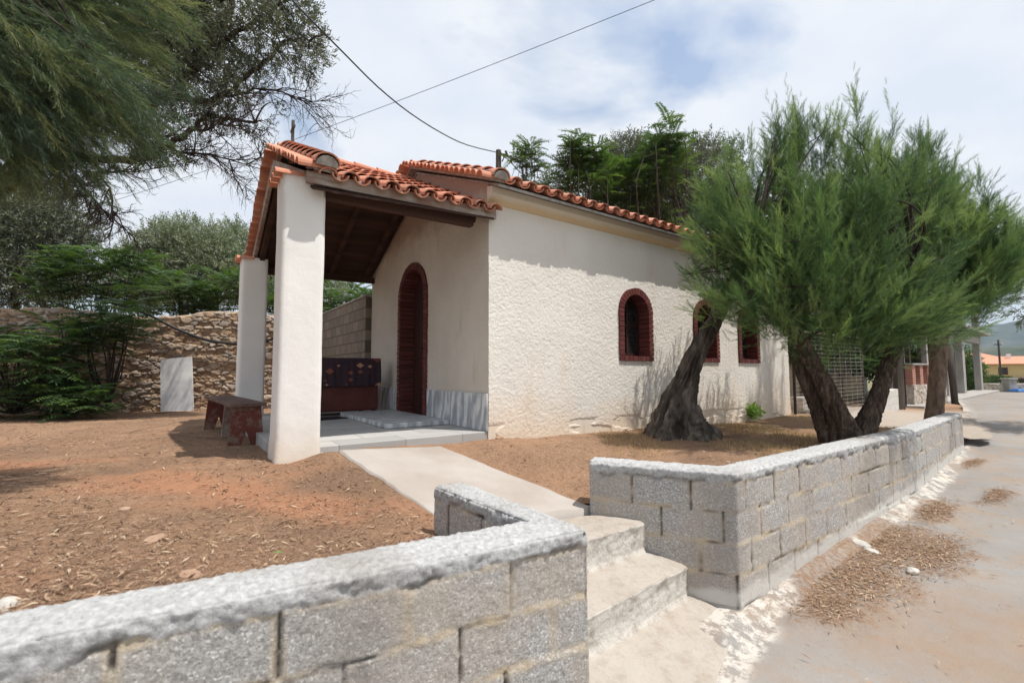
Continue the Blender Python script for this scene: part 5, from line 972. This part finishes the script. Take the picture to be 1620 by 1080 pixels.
# ------------------------------------------------------------------ litter, stones, weeds, grass
def slivers(name, pos, lens, wid, mat, seed, tints, lift=.006, label_kind='stuff'):
    rg_ = np.random.default_rng(seed); n = len(pos); a = rg_.uniform(0, 6.28, n); d = np.c_[np.cos(a), np.sin(a), rg_.normal(0, .18, n)]; s = np.c_[-np.sin(a), np.cos(a), rg_.normal(0, .25, n)]
    b = pos+np.c_[0*a, 0*a, np.full(n, lift)+rg_.uniform(0, .008, n)]; l = lens[:, None]/2; w_ = wid[:, None]/2; mid = b+np.c_[0*a, 0*a, rg_.uniform(0, .006, n)]+s*w_*rg_.normal(0, .6, n)[:, None]
    V = np.stack([b-d*l, mid-s*w_, b+d*l, mid+s*w_], 1).reshape(-1, 3)
    o = npmesh(name, V, np.arange(4*n).reshape(-1, 4), mat, attrs={'tint': np.repeat(tints, 4)}); o['kind'] = 'stuff'; return o
def in_walk(x, y): return inside(x, y, np.array(qd)+np.array([(-.05, .05), (.05, .1), (.05, 0), (-.05, 0)]))
inv = np.linalg.inv(np.array([UX[:2], VX[:2]]).T)
def in_bld(x, y): q = inv @ np.stack([x-BO[0], y-BO[1]]); return (q[0] > -2.12) & (q[0] < LN+.1) & (q[1] > -.05) & (q[1] < WD+.1)
n = 190000; rg = np.random.default_rng(3); yy = 1+8*rg.random(n)**1.7; xx = yy*rg.uniform(-1.2, .95, n); ok = inside(xx, yy, poly) & ~in_walk(xx, yy) & ~in_bld(xx, yy) & (xx < 7); ok &= fbm(np.stack([xx*1.4, yy*1.4], -1), 8)+rg.uniform(-.2, .2, n) > .40; xx, yy = xx[ok], yy[ok]
zz_ = h_garden(xx, yy)+.035*(fbm(np.stack([xx*7, yy*7], -1), 9, 4)-.5); n = len(xx); big = rg.random(n)**9
slivers('needle_litter', np.c_[xx, yy, zz_], .012+.045*big+.012*rg.random(n), .0018+.009*big, M['litter'], 5, np.clip(.42+rg.normal(0, .30, n)+.1*big, 0, 1))
P = []
for c, a, b in LW:
    m_ = int(30000*a*b); t = rg.normal(size=(m_, 2))*.42; P.append(np.c_[c[0]+.82*t[:, 0]*a-.57*t[:, 1]*b, c[1]+.57*t[:, 0]*a+.82*t[:, 1]*b])
P = np.concatenate(P); m_ = 900; q = rg.uniform(0, 1, (m_, 2)); extra = np.c_[1.5+q[:, 0]*6, 0*q[:, 0]]; extra[:, 1] = extra[:, 0]*.70+1.9-q[:, 1]**1.5*1.6; P = np.concatenate([P, extra])
def right_of_wall(x, y): return np.where(x < 4.42, ((W2M-W2C)[0]*(y-W2C[1])-(W2M-W2C)[1]*(x-W2C[0])) < -.03*3.6, ((W2E-W2M)[0]*(y-W2M[1])-(W2E-W2M)[1]*(x-W2M[0])) < -.03*3.4)
P = P[right_of_wall(P[:, 0], P[:, 1])]; n = len(P); big = rg.random(n)**6
slivers('street_litter', np.c_[P, h_street(P[:, 0], P[:, 1])+.012], .016+.05*big, .0018+.007*big, M['litter'], 6, np.clip(.5+rg.normal(0, .2, n)+.2*big, 0, 1), .01)
def rock(name, label, c, s, seed, cat='stone', group=None, mat='stone', flat=.5):
    bm = bmesh.new(); bmesh.ops.create_icosphere(bm, subdivisions=3, radius=1); rg_ = np.random.default_rng(seed)
    for v in bm.verts:
        q = np.array(v.co); k_ = 1+.5*(float(fbm(q[None]*1.3+seed, seed)[0])-.5)+.15*(float(fbm(q[None]*4+seed, seed+1)[0])-.5); v.co = Vector(q*k_*np.array([s, s*.65, s*flat]))
    me = bpy.data.meshes.new(name); bm.to_mesh(me); bm.free(); me.materials.append(M[mat]); o = bpy.data.objects.new(name, me); o.location = tuple(c); o.rotation_euler = (0, 0, seed); link(o); return tag(o, label, cat, group)
M['stone_tan'] = simple('tan_stone', (.30, .19, .13), (.42, .29, .21), 12, .9, 30, .01)
def gz(px, py, z):   # settle a surveyed ground point on the street
    for _ in range(4): c = atz(px, py, z); z = float(h_street(c[0], c[1]))
    return np.array([c[0], c[1], z+.015])
def gg(px, py, z=.75):
    for _ in range(5): c = atz(px, py, z); z = float(h_garden(c[0], c[1]))
    return np.array([c[0], c[1], z])
rock('stone', 'largest whitish stone in the brown needles beside the street wall', gz(1358, 868, .0), .095, 2, mat='stone')
rock('stone', 'grey flat stone touching the largest whitish one in the needles', gz(1378, 878, .0), .07, 5, flat=.35)
rock('stone', 'smaller grey stone lying right of the others in the street needles', gz(1443, 909, .0), .055, 7, flat=.4)
rock('stone', 'flat reddish stone just behind the near block wall', gg(297, 908), .055, 9, mat='stone_tan', flat=.35)
rock('stone', 'pale flat stone in the litter, centre of the left garden', gg(243, 850), .06, 11, mat='stone_tan', flat=.3)
rock('stone', 'small round tan stone near the red earth patch', gg(196, 803), .035, 13, mat='stone_tan', flat=.5)
rock('stone', 'white stone at the left edge behind the near block wall', gg(8, 955), .05, 15, flat=.6)
rock('stone', 'red brown stone at the foot of the chapel corner', gg(790, 693), .07, 17, mat='stone_tan', flat=.5)
# green leaf on ground
c = gg(437, 880); o = npmesh('fallen_leaf', [(-.025, 0, .0), (0, -.009, .006), (.03, 0, .004), (0, .009, .006)], [(0, 1, 2, 3)], simple('green_leaf', (.10, .24, .05), (.16, .34, .08), 10, .5)); o.location = (c[0], c[1], c[2]+.022); tag(o, 'single green leaf lying on the brown litter behind the near wall', 'leaf')
# weeds at the foot of the side wall
for i, (px, py, lb, n_) in enumerate([(1152, 664, 'green weed clump between the olive trunk and chapel wall', 46), (1186, 668, 'small green weed clump right of the larger one by the chapel wall', 30)]):
    c = gg(px, py, .68); rg_ = np.random.default_rng(i); a = rg_.uniform(0, 6.28, n_); d = np.c_[np.cos(a)*.8, np.sin(a)*.8, rg_.uniform(.4, 1.2, n_)]; pos = c+np.c_[rg_.normal(0, .10, n_), rg_.normal(0, .05, n_), rg_.uniform(.02, .12, n_)]; r_ = empty('weed', c, lb, 'weed', group='weeds by the chapel side wall'); scatter('leaves', WEE, pos, d, rg_.uniform(1.2, 2.2, n_), M['weed'], r_, rg_.uniform(.2, .9, n_), c, i)
def grass(name, P, h, mat, seed, tints=(.2, .9)):
    rg_ = np.random.default_rng(seed); n = len(P); a = rg_.uniform(0, 6.28, n); hh = h*rg_.uniform(.4, 1.2, n); ln = np.c_[np.cos(a), np.sin(a)]*(hh*rg_.uniform(.1, .7, n))[:, None]; s = np.c_[-np.sin(a), np.cos(a), 0*a]*.003
    V = np.stack([P+s, P-s, P+np.c_[ln, hh]], 1).reshape(-1, 3); o = npmesh(name, V, np.arange(3*n).reshape(-1, 3), mat, attrs={'tint': np.repeat(rg_.uniform(*tints, n), 3)}); o['kind'] = 'stuff'; return o
n = 36000; x = rg.uniform(1.0, 6.8, n); y = rg.uniform(3.3, 8.8, n); ok = inside(x, y, poly) & ~in_bld(x, y) & (fbm(np.stack([x*1.6, y*1.6], -1), 14) > .45); x, y = x[ok], y[ok]
grass('dry_grass', np.c_[x, y, h_garden(x, y)], .05, M['drygrass'], 3)

# ------------------------------------------------------------------ air between here and the hills
mb = MB(); mb.box(-2600, 3300, -900, 3300, -14, 330); hzo = mb.build('haze', bpy.data.materials.new('haze_air')); hm = hzo.data.materials[0]; hm.use_nodes = True; hm.node_tree.nodes.clear()
pv = hm.node_tree.nodes.new('ShaderNodeVolumePrincipled'); pv.inputs['Density'].default_value = .00016; pv.inputs['Color'].default_value = (.62, .78, 1, 1); pv.inputs['Anisotropy'].default_value = .2
ho = hm.node_tree.nodes.new('ShaderNodeOutputMaterial'); hm.node_tree.links.new(pv.outputs[0], ho.inputs['Volume']); hzo['kind'] = 'stuff'
